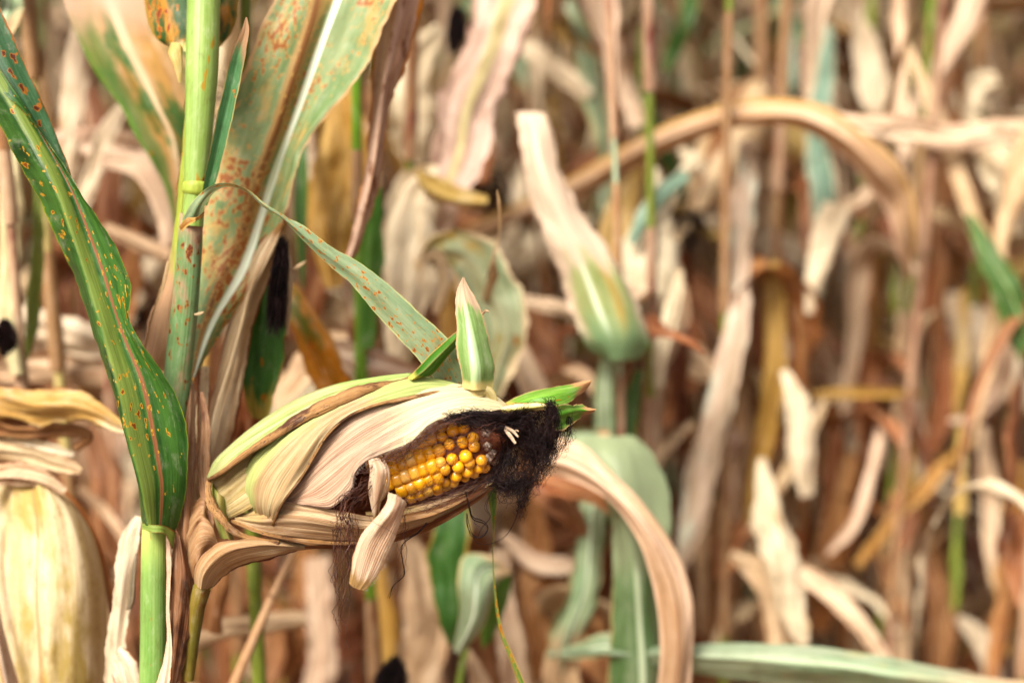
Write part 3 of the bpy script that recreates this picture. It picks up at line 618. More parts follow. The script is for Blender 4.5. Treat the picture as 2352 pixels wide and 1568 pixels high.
# inner pinkish husk
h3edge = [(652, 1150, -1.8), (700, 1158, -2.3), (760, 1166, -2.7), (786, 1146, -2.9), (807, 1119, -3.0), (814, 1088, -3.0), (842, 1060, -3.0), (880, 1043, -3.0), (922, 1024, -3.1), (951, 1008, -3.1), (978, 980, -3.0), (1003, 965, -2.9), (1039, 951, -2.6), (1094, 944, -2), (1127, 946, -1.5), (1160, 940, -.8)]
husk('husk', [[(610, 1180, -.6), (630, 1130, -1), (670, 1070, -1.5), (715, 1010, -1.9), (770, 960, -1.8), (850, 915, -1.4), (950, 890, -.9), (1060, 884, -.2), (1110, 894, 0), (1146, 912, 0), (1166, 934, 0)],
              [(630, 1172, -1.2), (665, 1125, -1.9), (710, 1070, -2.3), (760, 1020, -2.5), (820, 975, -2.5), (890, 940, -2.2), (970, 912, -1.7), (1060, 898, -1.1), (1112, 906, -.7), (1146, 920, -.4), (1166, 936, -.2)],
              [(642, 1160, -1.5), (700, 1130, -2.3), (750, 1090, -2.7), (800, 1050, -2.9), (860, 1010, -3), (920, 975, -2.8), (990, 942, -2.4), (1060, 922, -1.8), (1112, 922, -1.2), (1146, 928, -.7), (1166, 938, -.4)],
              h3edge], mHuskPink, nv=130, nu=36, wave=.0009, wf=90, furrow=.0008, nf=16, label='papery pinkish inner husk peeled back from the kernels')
# hairs along its free edge
mb = MB(); eg = catmull(h3edge, 260)
for k in range(60, 250):
    for _ in range(3):
        p = P(*eg[k]) + Vector((random.gauss(0, .0004), 0, random.gauss(0, .0004)))
        d = (RT*random.uniform(.0, 1.0)-UP*random.uniform(.4, 1)-FW*random.uniform(0, .8)).normalized()*random.uniform(.0008, .0022)
        strand(mb, [p, p+d*.5+UP*.0001, p+d], .00005, 3)
mb.obj('husk_hair', mHair, ear)
# lower husk
husk('husk', [[(560, 1180, .2), (610, 1160, -.9), (652, 1148, -1.6), (715, 1158, -2.1), (785, 1172, -2.3), (860, 1184, -2.1), (930, 1172, -1.9), (1000, 1158, -1.5), (1070, 1136, -.9), (1136, 1106, 0)],
              [(545, 1188, .2), (600, 1190, -1.1), (655, 1186, -1.8), (720, 1192, -2.3), (790, 1205, -2.4), (860, 1210, -2.2), (930, 1198, -1.8), (1000, 1174, -1.2), (1070, 1146, -.5), (1138, 1108, .2)],
              [(532, 1196, .2), (590, 1218, -.6), (645, 1230, -1), (715, 1240, -1.2), (790, 1244, -1.2), (860, 1240, -1), (925, 1222, -.7), (1000, 1192, -.3), (1070, 1152, .1), (1138, 1110, .5)]],
     mHuskLow, roll([(532, 1196, .1, 3), (590, 1219, -.7, 4), (645, 1233, -1.1, 3), (715, 1243, -1.3, 4), (790, 1247, -1.3, 4), (860, 1242, -1.1, 4), (925, 1224, -.8, 3), (1000, 1194, -.4, 3), (1070, 1154, 0, 2), (1138, 1110, .4, 1)], 60, .8),
     nv=70, nu=22, furrow=.0012, wave=.0008)
# ribs of husk under the kernels
for (r, m) in ((((700, 1256, -.6, 6), (800, 1252, -.9, 16), (900, 1236, -.9, 18), (1000, 1200, -.6, 18), (1090, 1150, -.2, 10), (1134, 1118, 0, 3)), mHuskDark),
               (((880, 1200, -2.3, 10), (930, 1188, -2.5, 18), (985, 1176, -2.2, 17), (1040, 1156, -1.7, 12), (1090, 1132, -1, 4)), leafmat('husk_rib', (.66, .46, .28), (.50, .30, .16), veins=5, vd=.4)),
               (((840, 1178, -2.2, 8), (900, 1176, -2.4, 14), (960, 1164, -2.4, 14), (1030, 1142, -1.9, 12), (1110, 1108, -1.1, 6)), mHuskLow),
               (((1040, 1160, -1.5, 5), (1080, 1138, -1.2, 16), (1110, 1112, -1.2, 14), (1140, 1082, -1, 4)), mHuskDark)):
    mb = MB(); pblade(mb, [a+(15,) for a in r], nv=40, nu=8, fold=-.3, ripple=.0008, ragged=.05); mb.obj('husk', m, ear)
# curled rim at the ear's left end
mb = MB(); q = catmull([(480, 1100, .2, 5), (478, 1130, -.3, 8), (486, 1160, -.6, 11), (505, 1185, -.8, 10), (530, 1215, -.9, 8), (570, 1234, -.8, 6), (640, 1246, -1, 5)], 50)
mb.tube([P(a[0], a[1], a[2]) for a in q], [S(a[3])*(1+.2*nz(i*.4, 2)) for i, a in enumerate(q)], 12, flat=.6, flatdir=FW)
sheet(mb, [[(484, 1104, .8), (484, 1150, .8), (492, 1190, .8), (505, 1235, .8)], [(500, 1130, 0), (500, 1160, -.2), (510, 1195, -.2), (525, 1238, 0)], [(530, 1150, .6), (528, 1180, .6), (530, 1210, .6), (540, 1242, .6)]], nv=24, nu=10, mi=1, furrow=.001)
mb.obj('husk', [mHuskBrown, leafmat('husk_greenish', (.40, .44, .16), (.54, .42, .22), veins=10, vd=.4, blotch=(.36, .2, .1), bl=.35, hsv=0)], ear)
# folded strips in the gap
mb = MB()
sheet(mb, [[(846, 1056, -3.1), (850, 1085, -3.3), (846, 1120, -3.2), (852, 1160, -3), (858, 1192, -2.8)],
           [(858, 1052, -3.6), (868, 1080, -4), (866, 1115, -3.8), (862, 1155, -3.4), (862, 1192, -3)],
           [(872, 1052, -3.4), (888, 1075, -3.8), (886, 1105, -3.7), (876, 1150, -3.2), (868, 1190, -2.9)]], nv=30, nu=10, furrow=.0005)
sheet(mb, [[(876, 1052, -3.2), (886, 1072, -3.9), (888, 1100, -4), (878, 1130, -3.8), (868, 1160, -3.4)],
           [(884, 1056, -3.2), (894, 1080, -3.8), (896, 1108, -3.8), (892, 1125, -3.6), (886, 1140, -3.4)]], nv=20, nu=6)
mb.obj('husk', mFlap, ear, label='narrow twisted husk strip in front of the kernels')
mb = MB()
sheet(mb, [[(890, 1128, -3.4), (888, 1150, -4.2), (872, 1178, -4.6), (846, 1206, -4.6), (822, 1240, -4.4), (810, 1280, -4.2), (804, 1320, -4.1), (802, 1340, -4.1)],
           [(904, 1134, -3.8), (902, 1152, -4.8), (888, 1182, -5.3), (864, 1212, -5.2), (842, 1246, -4.8), (828, 1286, -4.5), (818, 1328, -4.3), (812, 1348, -4.2)],
           [(922, 1142, -4.0), (918, 1160, -4.8), (904, 1190, -5), (886, 1220, -4.9), (866, 1256, -4.8), (850, 1296, -4.6), (836, 1334, -4.4), (824, 1353, -4.3)],
           [(936, 1156, -3.4), (926, 1178, -3.8), (916, 1206, -4.2), (905, 1240, -4.3), (890, 1276, -4.3), (872, 1312, -4.2), (852, 1340, -4.2), (836, 1355, -4.2)]], nv=60, nu=20, furrow=.0005, nf=8, ragged=.0003, wave=.0006)
for k in range(80):
    t = random.random(); q = catmull([(905, 1240, -4.3), (890, 1276, -4.3), (872, 1312, -4.2), (852, 1340, -4.2), (836, 1355, -4.2)], 20)[min(19, int(t*20))]
    p = P(q[0]+random.uniform(-3, 1), q[1]+random.uniform(-6, 6), q[2]); d = (RT*random.uniform(.2, 1)-UP*random.uniform(0, 1)).normalized()*random.uniform(.001, .0022)
    strand(mb, [p, p+d*.5, p+d], .00005, 3, 1)
o = mb.obj('husk', [mFlap, mHair], ear, label='torn papery husk flap hanging below the kernels')

# tip leaves
def tipleaf(rails, mat, label=None, **k):
    mb = MB(); sheet(mb, rails, **k); return mb.obj('husk_leaf', mat, ear, label=label)
tipleaf([[(1066, 892, -.8), (1058, 850, -1), (1047, 800, -.8), (1050, 740, -.6), (1046, 690, -.5), (1054, 655, -.5), (1062, 636, -.5)],
         [(1092, 896, -1.6), (1092, 850, -1.9), (1086, 800, -1.5), (1077, 745, -1), (1068, 695, -.7), (1064, 660, -.5), (1063, 637, -.5)],
         [(1130, 892, -.6), (1137, 850, -.4), (1128, 800, -.2), (1116, 755, -.2), (1098, 700, -.2), (1079, 663, -.3), (1065, 637, -.4)]],
        mTipLeaf, 'short upright green husk leaf with a white midrib', us=[0, .45, 1], nv=60, nu=18, ragged=.0005, wave=.0006)
mb = MB(); pblade(mb, [(1066, 892, -.6, 16), (1090, 898, -1.2, 24), (1118, 900, -1, 30), (1128, 925, -.6, 30), (1124, 945, -.3, 20)], nv=20, nu=8, fold=.1)
pblade(mb, [(1106, 722, -.3, 4), (1114, 716, -.4, 9, 40), (1122, 715, -.6, 5)], nv=10, nu=4, fold=.5, mi=1)
mb.obj('husk_leaf', [leafmat('husk_joint', (.80, .70, .42), (.70, .58, .28), veins=8, vd=.2, hsv=0, blotch=(.6, .36, .14), bl=.25), mDryTan], ear)
tipleaf([[(936, 868, -.4), (962, 842, -.6), (990, 812, -.6), (1015, 790, -.5), (1040, 768, -.4), (1060, 755, -.2)],
         [(946, 872, -1.0), (974, 852, -1.2), (1002, 824, -1.2), (1026, 800, -1), (1046, 780, -.6), (1062, 762, -.3)],
         [(958, 870, -.4), (990, 862, -.4), (1008, 846, -.3), (1030, 818, -.2), (1050, 795, -.2), (1064, 770, -.1)]],
        leafmat('husk_leaf_dark', (.12, .28, .04), (.20, .36, .06), veins=8, vd=.2, edge=(.50, .38, .18), edgew=.10, base=(.62, .56, .20), bases=.12, bands=((.45, .05, (.46, .36, .2), .8),), hsv=0),
        'dark green husk leaf folded up from the outer husk', nv=40, nu=14)
tipleaf([[(1160, 925, .4), (1200, 906, .4), (1250, 893, .2), (1305, 882, 0), (1345, 875, 0), (1358, 873, 0)],
         [(1170, 932, -.9), (1215, 916, -1.6), (1262, 904, -1.6), (1312, 893, -.8), (1345, 882, -.2), (1358, 875, 0)],
         [(1190, 945, -1.2), (1240, 938, -1.8), (1290, 932, -1.6), (1325, 912, -.6), (1348, 892, .1), (1357, 878, 0)]], mTipGreen, 'bright green husk tip leaf pointing right above the silk', nv=50, nu=14, ragged=.0005)
tipleaf([[(1268, 945, -2.4), (1280, 930, -2.6), (1302, 927, -1.6), (1335, 931, -.2), (1368, 939, -.2)],
         [(1264, 962, -2.4), (1282, 956, -2.4), (1305, 950, -1.8), (1335, 945, -.6), (1368, 941, -.3)],
         [(1270, 984, -2.4), (1288, 990, -2.4), (1315, 974, -1.4), (1340, 955, -.1), (1366, 944, -.2)]], mTipGreen, 'green husk tip leaf with a dry brown point', nv=40, nu=14, ragged=.0009, crum=.0015)
tipleaf([[(1148, 932, -1), (1180, 926, -1.6), (1220, 924, -2), (1255, 928, -2.2), (1288, 936, -2.3)],
         [(1152, 942, -1.4), (1185, 940, -2), (1222, 936, -2.4), (1255, 934, -2.4), (1286, 938, -2.4)],
         [(1156, 950, -1), (1190, 952, -1.6), (1222, 944, -2), (1255, 939, -2.2), (1284, 942, -2.3)]],
        leafmat('husk_tip_pale', (.80, .70, .46), (.62, .56, .22), veins=6, vd=.2, edge=(.46, .26, .14), edgew=.12, hsv=0), 'thin cream husk tip lying over the silk', nv=36, nu=10, ragged=.0004)

# silk
mb = MB()
strands(mb, [(1010, 965, -2.4, 10), (1060, 958, -2.8, 14), (1110, 962, -3, 20), (1160, 972, -2.8, 26), (1210, 960, -2.2, 30), (1245, 945, -1.6, 24), (1262, 965, -1.6, 22)], 330, curl=.0034, cf=110, t0=(0, .5), t1=(.6, 1), seg=24)
strands(mb, [(1125, 965, -2.4, 14), (1180, 985, -2.4, 30), (1220, 1000, -2.2, 42), (1240, 1040, -2.2, 36), (1225, 1080, -2.2, 36)], 380, curl=.0038, cf=120, t0=(0, .5), t1=(.6, 1), seg=24)
strands(mb, [(1262, 932, -1.4, 12), (1268, 960, -1.6, 20), (1258, 1010, -2, 26), (1225, 1080, -2.2, 36), (1195, 1125, -2.2, 34)], 260, curl=.0036, cf=120, t0=(0, .4), t1=(.5, 1), seg=24)
strands(mb, [(1160, 1000, -2.0, 10), (1178, 1040, -2.0, 28), (1170, 1090, -2.2, 36), (1160, 1130, -2.2, 30), (1150, 1150, -2.2, 34)], 120, curl=.0036, cf=130, t0=(0, .4), t1=(.5, 1), seg=24)
strands(mb, [(1240, 935, -1.2, 12), (1205, 958, -1.8, 26), (1175, 1000, -1.9, 14), (1150, 1080, -1.6, 14), (1110, 1110, -1.8, 14), (1030, 1140, -2.6, 12), (960, 1165, -2.8, 8)], 60, curl=.0026, cf=110, t0=(0, .6), t1=(.45, 1), seg=26)
strands(mb, [(1230, 1060, -2.2, 26), (1220, 1100, -2.4, 14), (1200, 1150, -2.5, 9), (1196, 1200, -2.5, 4)], 70, curl=.003, cf=120, t0=(0, .3), t1=(.6, 1), seg=22)
strands(mb, [(1130, 1090, -2.0, 20), (1165, 1120, -2.4, 22), (1200, 1110, -2.4, 24), (1230, 1080, -2.2, 20)], 120, curl=.0042, cf=130, t0=(0, .3), t1=(.5, 1), seg=22)
strands(mb, [(1290, 940, -1.6, 8), (1304, 975, -1.8, 6), (1300, 1010, -2, 8), (1275, 1060, -2.2, 8)], 34, curl=.0036, cf=110, seg=22)
strands(mb, [(1256, 922, -3, 8), (1270, 945, -3.2, 11), (1272, 975, -3.2, 11), (1264, 1010, -3, 12)], 130, curl=.003, cf=120, seg=18)
mb.obj('silk', mSilk, ear, label='matted black corn silk hanging from the ear tip')
mb = MB()   # loose strands lying across the kernels and the husk's edge
strands(mb, [(800, 1090, -3.4, 14), (880, 1060, -3.6, 14), (950, 1022, -3.8, 16), (1010, 980, -3.8, 14), (1090, 958, -3.2, 10)], 50, r=.00011, curl=.0022, cf=150, t0=(0, .7), t1=(.4, 1), seg=26)
strands(mb, [(890, 1075, -3.8, 10), (960, 1030, -4.2, 22), (1040, 1020, -4.4, 30), (1120, 1000, -4, 26), (1180, 980, -3, 22)], 15, r=.00013, curl=.004, cf=90, t0=(0, .5), t1=(.5, 1), seg=26)
strands(mb, [(1120, 965, -3.4, 16), (1060, 1010, -4.3, 22), (1010, 1070, -4.5, 26), (960, 1130, -4, 22), (900, 1180, -3.6, 16)], 13, r=.00013, curl=.004, cf=90, t0=(0, .4), t1=(.5, 1), seg=26)
strands(mb, [(900, 1150, -3.6, 10), (960, 1160, -3.4, 14), (1040, 1140, -3.2, 16), (1110, 1110, -2.8, 14), (1150, 1080, -2.4, 14)], 26, r=.00011, curl=.0036, cf=100, t0=(0, .4), t1=(.5, 1), seg=24)
strands(mb, [(850, 1120, -3.3, 10), (820, 1135, -3.3, 16), (795, 1165, -3.3, 16), (795, 1220, -3.3, 24), (793, 1290, -3.2, 26), (784, 1370, -3.2, 18), (787, 1440, -3.1, 11), (800, 1500, -3, 5)], 34, r=.00021, curl=.0036, cf=75, t0=(0, .25), t1=(.4, 1), seg=40)
strands(mb, [(860, 1100, -3.4, 18), (835, 1130, -3.4, 22), (812, 1160, -3.2, 18)], 22, r=.00012, curl=.0025, cf=100, seg=16)
strands(mb, [(925, 1170, -3.2, 6), (925, 1215, -3, 6), (922, 1260, -3, 9), (915, 1310, -3, 7), (895, 1370, -3, 3)], 7, r=.00013, curl=.0028, cf=60, t0=(0, .1), t1=(.6, 1), seg=30)
mb.obj('silk', mSilkRed, ear, label='loose reddish brown silk threads over the kernels')
mb = MB()   # a few drawn strands
def thread(pts, r=.0002, n=2, j=1.5):
    for k in range(n):
        g = catmull([(a[0]+random.gauss(0, j), a[1]+random.gauss(0, j), a[2]+random.gauss(0, .05)) for a in pts], 40)
        mb.tube([P(*q) for q in g], [r*(1-.5*i/39) for i in range(40)], 4)
thread([(1070, 1130, -2.2), (1078, 1165, -2.4), (1088, 1190, -2.4), (1112, 1200, -2.4), (1120, 1215, -2.4), (1100, 1236, -2.5), (1086, 1228, -2.5), (1074, 1205, -2.5), (1072, 1180, -2.5)], .0003, 3)
thread([(1100, 1205, -2.5), (1090, 1200, -2.5), (1096, 1190, -2.5), (1106, 1192, -2.5)], .0002, 1)
thread([(1135, 1120, -2.2), (1118, 1165, -2.3), (1126, 1185, -2.3), (1105, 1212, -2.4), (1095, 1235, -2.4)], .00018, 2)
thread([(1210, 1085, -2.4), (1186, 1130, -2.5), (1192, 1160, -2.5), (1178, 1205, -2.5), (1156, 1235, -2.5), (1120, 1250, -2.5), (1092, 1244, -2.5), (1086, 1226, -2.5)], .00018, 2)
thread([(980, 1200, -1.6), (958, 1222, -1.9), (935, 1240, -2.1), (922, 1256, -2.2), (924, 1290, -2.2), (928, 1320, -2.2), (905, 1345, -2.2), (893, 1372, -2.2)], .00024, 3)
thread([(1290, 985, -1.8), (1308, 995, -1.8), (1304, 1010, -1.8), (1290, 1030, -1.8)], .00014, 2)
thread([(870, 1150, -4.2), (850, 1190, -5.3), (890, 1215, -5.5), (918, 1232, -4.6)], .00013, 1)
mb.obj('silk', mSilk, ear)

# thin leaf hanging behind the ear
mb = MB(); pblade(mb, [(1122, 1090, 2.4, 26, 20), (1130, 1140, 2.2, 24, 20), (1132, 1190, 2.2, 13, 40), (1133, 1230, 2.2, 5, 60), (1132, 1300, 2.2, 6, 60), (1138, 1380, 2.2, 9, 50), (1150, 1450, 2.2, 12, 40), (1178, 1520, 2.2, 14, 30), (1205, 1590, 2.2, 16, 20), (1240, 1700, 2.2, 12, 20)], nv=90, nu=6, fold=.3)
mb.obj('leaf', leafmat('leaf_thin', (.16, .28, .05), (.34, .40, .16), rust=.9, rs=(400, 160), halo=(.6, .36, .04), core=(.26, .08, .02), edge=(.55, .42, .14), edgew=.15, veins=6), plant, label='thread thin green leaf hanging behind the ear tip')

exec_parts.append('front')
# ================================================================ PLANTS NEAR BEHIND, each with its own leaves
def stalkpts(px, dz, tilt, py=784):
    p = P(px, py, dz); b = Vector((p.x-tilt*p.z, p.y, 0)); t = Vector((p.x+tilt*(2.1-p.z), p.y, 2.1)); return b, t
def segstalk(mb, ctr, rad, H, seed, n=9):
    """internodes: bare lower part, sheathed upper part, swollen nodes; slots 0 green 1 tan sheath 2 pinkish sheath"""
    rs = random.Random(seed); z = 0.0
    while z < H:
        L = rs.uniform(.12, .20); bare = rs.uniform(.2, .7) if rs.random() < .8 else 0.0; r = rad*(1.15-.4*z/H); b = z+L*bare; z1 = min(z+L, H)
        if bare: mb.tube([ctr(z), ctr((z+b)/2), ctr(b+.004)], [r*.95, r*.9, r*.9], n, mi=0)
        mi = rs.choice((1, 1, 2, 2, 0)); rr = r*rs.uniform(1.1, 1.35)
        mb.tube([ctr(b), ctr(b+.01), ctr((b+z1)/2), ctr(z1-.012), ctr(z1)], [rr*1.05, rr*1.12, rr*1.02, rr*.98, rr*.86], n, mi=mi)
        z = z1
def field_leaf(root, ctr, z, ph, i, mats, w0, w1, l0, l1, hug=False):
    L = random.uniform(l0, l1); wd = random.uniform(w0, w1); dry = hug or random.random() < .85; m = random.choice(mats)
    if random.random() < (1.45-z)*1.1: m = random.choice((mDryBrown, mDryRust, mDryShade, mDryShade, mDryShade, mDryTan))  # lower leaves browner: dead, and the shade low in the field painted in
    el = math.radians(random.uniform(30, 75) if random.random() < .7 or hug else random.uniform(-50, 30)); p = ctr(z); n = 30; Cs = []; Ws = []; wid = []; tw = random.uniform(-2.2, 2.2) if dry else random.uniform(-.6, .6)
    rate = (random.uniform(9, 16) if hug else random.choice((random.uniform(.2, 1.5), random.uniform(3, 9)))) if dry else random.uniform(2, 4); kink = random.uniform(.1, .5)
    for k in range(n):
        t = k/(n-1); d = Vector((math.cos(ph)*math.cos(el), math.sin(ph)*math.cos(el), math.sin(el)))
        Cs.append(p.copy()); h = Vector((-math.sin(ph), math.cos(ph), 0)); nn = d.cross(h)
        a = tw*t; Ws.append(h*math.cos(a)+nn*math.sin(a)); wid.append(wd*min(1, .35+t*4)*(1-t**2.4)*(1+.12*nz(t*9, i))+.002)
        p = p+d*(L/n); el = max(-1.45, el-rate*L/n*(2.2 if abs(t-kink) < .08 else 1)*1.3); ph += random.gauss(0, .06)
    mb = MB(); blade3(mb, Cs, Ws, wid, 6, random.uniform(.1, .7), .006, 22, 0, .10, 0, .20); mb.obj('leaf', m, root)
def near_plant(label, px, dz, tilt=0.0, rad=.010, mat=mStYel, mats2=None, group=None, top=2.1, py=784):
    b, t = stalkpts(px, dz, tilt, py); root = empty('corn_plant', b, label, 'corn plant', group)
    mb = MB(); segstalk(mb, lambda z: b+(t-b)*(z/2.1)+Vector((.006*math.sin(z*5+px), .004*math.sin(z*4), 0)), rad*.50, top, px, 14)
    mb.obj('stalk', [mat, mStTan, mStPink], root)
    if px > 1200 or dz > 38:
        sv = random.getstate(); random.seed(int(px*7+dz)); ctr = lambda z: b+(t-b)*(z/2.1)
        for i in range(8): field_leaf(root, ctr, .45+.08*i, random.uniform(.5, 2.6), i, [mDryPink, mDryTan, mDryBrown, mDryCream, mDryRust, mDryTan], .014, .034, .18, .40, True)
        random.setstate(sv)
    return root
def lf(root, mat, pts, label=None, fold=.2, ripple=.002, rf=25, curl=0, ragged=.08, nv=64, nu=10, name='leaf', crum=.13):
    """pts: x, y, dz, width, roll"""
    mb = MB(); pblade(mb, pts, nv, nu, fold, ripple, rf, 0, ragged, curl, crum); return mb.obj(name, mat, root, label=label)

# --- left: plant just behind with big dry ear husk, 10-14 cm back
pL = near_plant('dry corn plant at the left edge with a large cream husk', 28, 16, 0, .0075, mStPink)
mb = MB()
sheet(mb, [[(10, 1080, 11), (-30, 1180, 12), (-60, 1350, 12), (-40, 1500, 12), (0, 1640, 12), (20, 1750, 12)],
           [(30, 1078, 9), (30, 1180, 8.6), (30, 1350, 8.4), (40, 1500, 8.6), (60, 1640, 9), (60, 1750, 10)],
           [(80, 1090, 8.6), (100, 1180, 7.6), (115, 1350, 7.2), (120, 1500, 7.6), (120, 1640, 8), (100, 1750, 9)],
           [(110, 1110, 9), (165, 1180, 8.4), (200, 1320, 8), (205, 1480, 8.4), (190, 1640, 9), (140, 1750, 10)],
           [(130, 1120, 10.4), (205, 1210, 10.6), (242, 1340, 10.6), (246, 1500, 10.8), (228, 1640, 11), (160, 1750, 11)]], nv=70, nu=36, furrow=.0022, nf=6, wave=.001, crum=.004, cfq=14)
eL = empty('corn_ear', P(100, 1700, 10), parent=pL)
lf(pL, mDryTan, [(-60, 1110, 9, 40, 0), (20, 1092, 8.4, 50, 20), (100, 1100, 8.2, 44, 20), (150, 1128, 8.2, 22, 10)], crum=.2, ragged=.2)
lf(pL, mDryCream, [(-40, 1010, 12, 30, 20), (40, 1018, 11.6, 34, 20), (110, 1030, 11.4, 30, 0), (168, 1046, 11.4, 12, 0)], crum=.2, ragged=.2)
lf(pL, mDryBrown, [(0, 960, 12.5, 60, 0), (80, 1020, 12.5, 90, 0), (150, 1070, 12.5, 60, 0)], crum=.2, ragged=.2); mb.obj('husk', mDryHusk, eL, label='broad cream dry husk with a brown midline')
mb = MB(); pblade(mb, [(120, 1100, 11, 10, 30), (190, 1180, 11.5, 18, 40), (236, 1290, 12, 18, 40), (256, 1400, 12, 16, 40), (250, 1500, 12, 12, 40)], fold=.4)
mb.obj('husk', leafmat('husk_redtan', (.46, .24, .11), (.56, .32, .16), veins=6), eL)
mb = MB(); sheet(mb, [[(-20, 1180, 9), (-10, 1350, 8), (20, 1480, 7.6), (60, 1640, 8)], [(-40, 1180, 9), (-40, 1350, 7), (-10, 1500, 6.6), (30, 1640, 7)]], nv=30, nu=8, furrow=.002)
mb.obj('husk', mDryPink, eL)
lf(pL, mDryY, [(-60, 930, 12, 80, 0), (60, 928, 10, 90, 10), (150, 932, 8.6, 86, 10), (215, 950, 8, 60, 5), (268, 978, 7.6, 36, 0), (300, 990, 7.6, 10, 0)], 'yellowish dry leaf lying level behind the green leaf', ripple=.003, curl=.9, fold=0, nu=14)
lf(pL, mDryBrown, [(-40, 990, 12, 60, 40), (60, 996, 11, 40, 50), (140, 992, 11, 34, 30), (200, 1002, 11, 26, 0), (170, 1030, 11, 20, 0)], ripple=.004)
lf(pL, mDryTan, [(-40, 1030, 12, 50, 20), (50, 1045, 11, 46, 20), (110, 1060, 10.6, 44, 10), (160, 1070, 10.4, 36, 0), (186, 1080, 10.4, 14, 0)], ripple=.003, ragged=.1)
lf(pL, mDryCream, [(-60, 800, 30, 120, 20), (60, 770, 28, 110, 20), (180, 790, 27, 90, 20), (260, 800, 27, 70, 20), (330, 840, 28, 30, 20)], ripple=.004)
lf(pL, mDryTan, [(-60, 860, 28, 90, 20), (100, 850, 26, 80, 20), (240, 870, 26, 70, 20)], ripple=.004)
lf(pL, mStYel, [(84, 380, 18, 16, 0), (82, 500, 17, 34, 0), (80, 620, 17, 40, 0), (74, 720, 17, 38, 0), (62, 800, 17, 24, 0), (56, 830, 17, 8, 0)], 'yellow green sheath beside the pale stalk', curl=1.2, fold=0, ripple=.0005)
lf(pL, leafmat('stalk_cream', (.72, .66, .44), (.60, .50, .34), veins=5, blotch=(.45, .28, .18), bl=.34), [(6, 330, 16, 60, 0), (14, 500, 15, 70, 0), (16, 650, 15, 66, 0), (24, 760, 15, 60, 0), (40, 860, 15, 50, 0)], 'mottled cream stalk sheath at the left edge', curl=1.3, fold=0, ripple=.001)
mb = MB(); strands(mb, [(10, 735, 13, 6), (12, 760, 12.6, 22), (14, 790, 12.6, 24), (10, 815, 13, 8)], 260, r=.0003, curl=.002, cf=120, seg=12)
mb.obj('silk', mSilk, eL)
# dead bits between husk and stalk at bottom
lf(pL, mDryCream, [(318, 1185, 5, 18, 20), (300, 1230, 4.6, 44, 20), (284, 1330, 4.6, 46, 10), (272, 1430, 4.8, 44, 0), (262, 1520, 5, 50, 0), (270, 1620, 5, 60, 0)], 'pale dead leaf strip between the cream husk and the green stalk', ripple=.003, ragged=.12)
lf(pL, mDryPink, [(250, 1480, 5.5, 30, 0), (290, 1530, 4.5, 60, 0), (320, 1620, 4.5, 60, 0)], ripple=.003, ragged=.1)
lf(pL, leafmat('grey_dead', (.30, .28, .22), (.42, .34, .24), veins=6), [(312, 1270, 4, 6, 0), (304, 1320, 3.8, 16, 0), (296, 1390, 3.8, 14, 0), (290, 1400, 3.8, 4, 0)], ripple=.002)
# --- plant behind the stalk holding a second small ear
pB = near_plant('corn plant right behind the front stalk with dry curled leaves', 590, 13, .02, .008, mStYel)
mb = MB()
sheet(mb, [[(640, 512, 7), (590, 560, 7), (556, 620, 7), (530, 700, 7), (505, 800, 7), (480, 920, 6.4), (462, 1040, 6), (452, 1140, 5.5), (446, 1200, 5)],
           [(648, 514, 6.2), (610, 580, 5.4), (580, 650, 5.2), (558, 730, 5), (530, 820, 4.8), (500, 930, 4.6), (480, 1050, 4.4), (462, 1140, 4.4), (450, 1200, 4.4)],
           [(654, 516, 6.6), (652, 560, 6.6), (612, 660, 6.4), (586, 750, 6.4), (565, 850, 6), (548, 940, 5.8), (520, 1050, 5.4), (480, 1140, 5), (456, 1200, 5)]], nv=90, nu=22, wave=.0016, furrow=.0018, nf=8, ragged=.0006)
mb.obj('leaf', leafmat('dry_roll', (.74, .61, .42), (.60, .45, .28), veins=14, vd=.35, blotch=(.34, .19, .08), bl=.36, edge=(.32, .15, .06), edgew=.09, base=(.40, .26, .10), bases=.06, bump=.5), pB, label='dry cream rolled leaf hanging down behind the ear')
eB = empty('corn_ear', P(640, 700, 7), parent=pB)
mb = MB(); strands(mb, [(650, 545, 6, 10), (645, 600, 5.6, 18), (637, 660, 5.4, 22), (634, 720, 5.4, 24), (630, 765, 5.4, 26)], 520, r=.00018, curl=.0012, cf=120, t0=(0, .3), t1=(.7, 1), seg=16)
mb.obj('silk', mSilk, eB, label='hanging black silk of a second ear behind')
mb = MB(); pblade(mb, [(655, 560, 7, 10, 0), (664, 620, 7, 16, 0), (662, 700, 7, 14, 0), (660, 770, 7, 5, 0)], nv=30, nu=6, fold=.4, ragged=.1)
pblade(mb, [(668, 620, 6.6, 4, 0), (684, 612, 6.4, 9, 0), (702, 600, 6.2, 2, 0)], nv=12, nu=4, fold=.4)
pblade(mb, [(446, 722, 1.6, 3, 0), (458, 720, 1.2, 7, 0), (468, 716, 1, 2, 0)], nv=10, nu=4, fold=.4)
mb.obj('husk', mDryTan, eB)
lf(pB, leafmat('leaf_green_short', (.16, .30, .09), (.22, .38, .12), veins=10, rust=1.0, rs=(120, 50), edge=(.52, .36, .18), edgew=.07, tip=(.55, .46, .16), tips=.86), [(618, 560, 9, 56, 0), (612, 680, 8.6, 92, 0), (608, 780, 8.4, 96, 0), (604, 870, 8.4, 80, 0), (600, 930, 8.6, 56, 0), (598, 962, 8.8, 34, 0)], 'short green leaf with yellow rust spots hanging tip down', nv=60, nu=14, ripple=.001)
lf(pB, mOrange, [(655, 660, 17, 40, 0), (690, 730, 16, 70, 10), (720, 800, 16, 86, 10), (745, 860, 16, 90, 10), (780, 930, 16, 80, 10), (800, 1000, 17, 50, 10)], 'orange and green blighted leaf behind the ear', ripple=.002, nu=12)
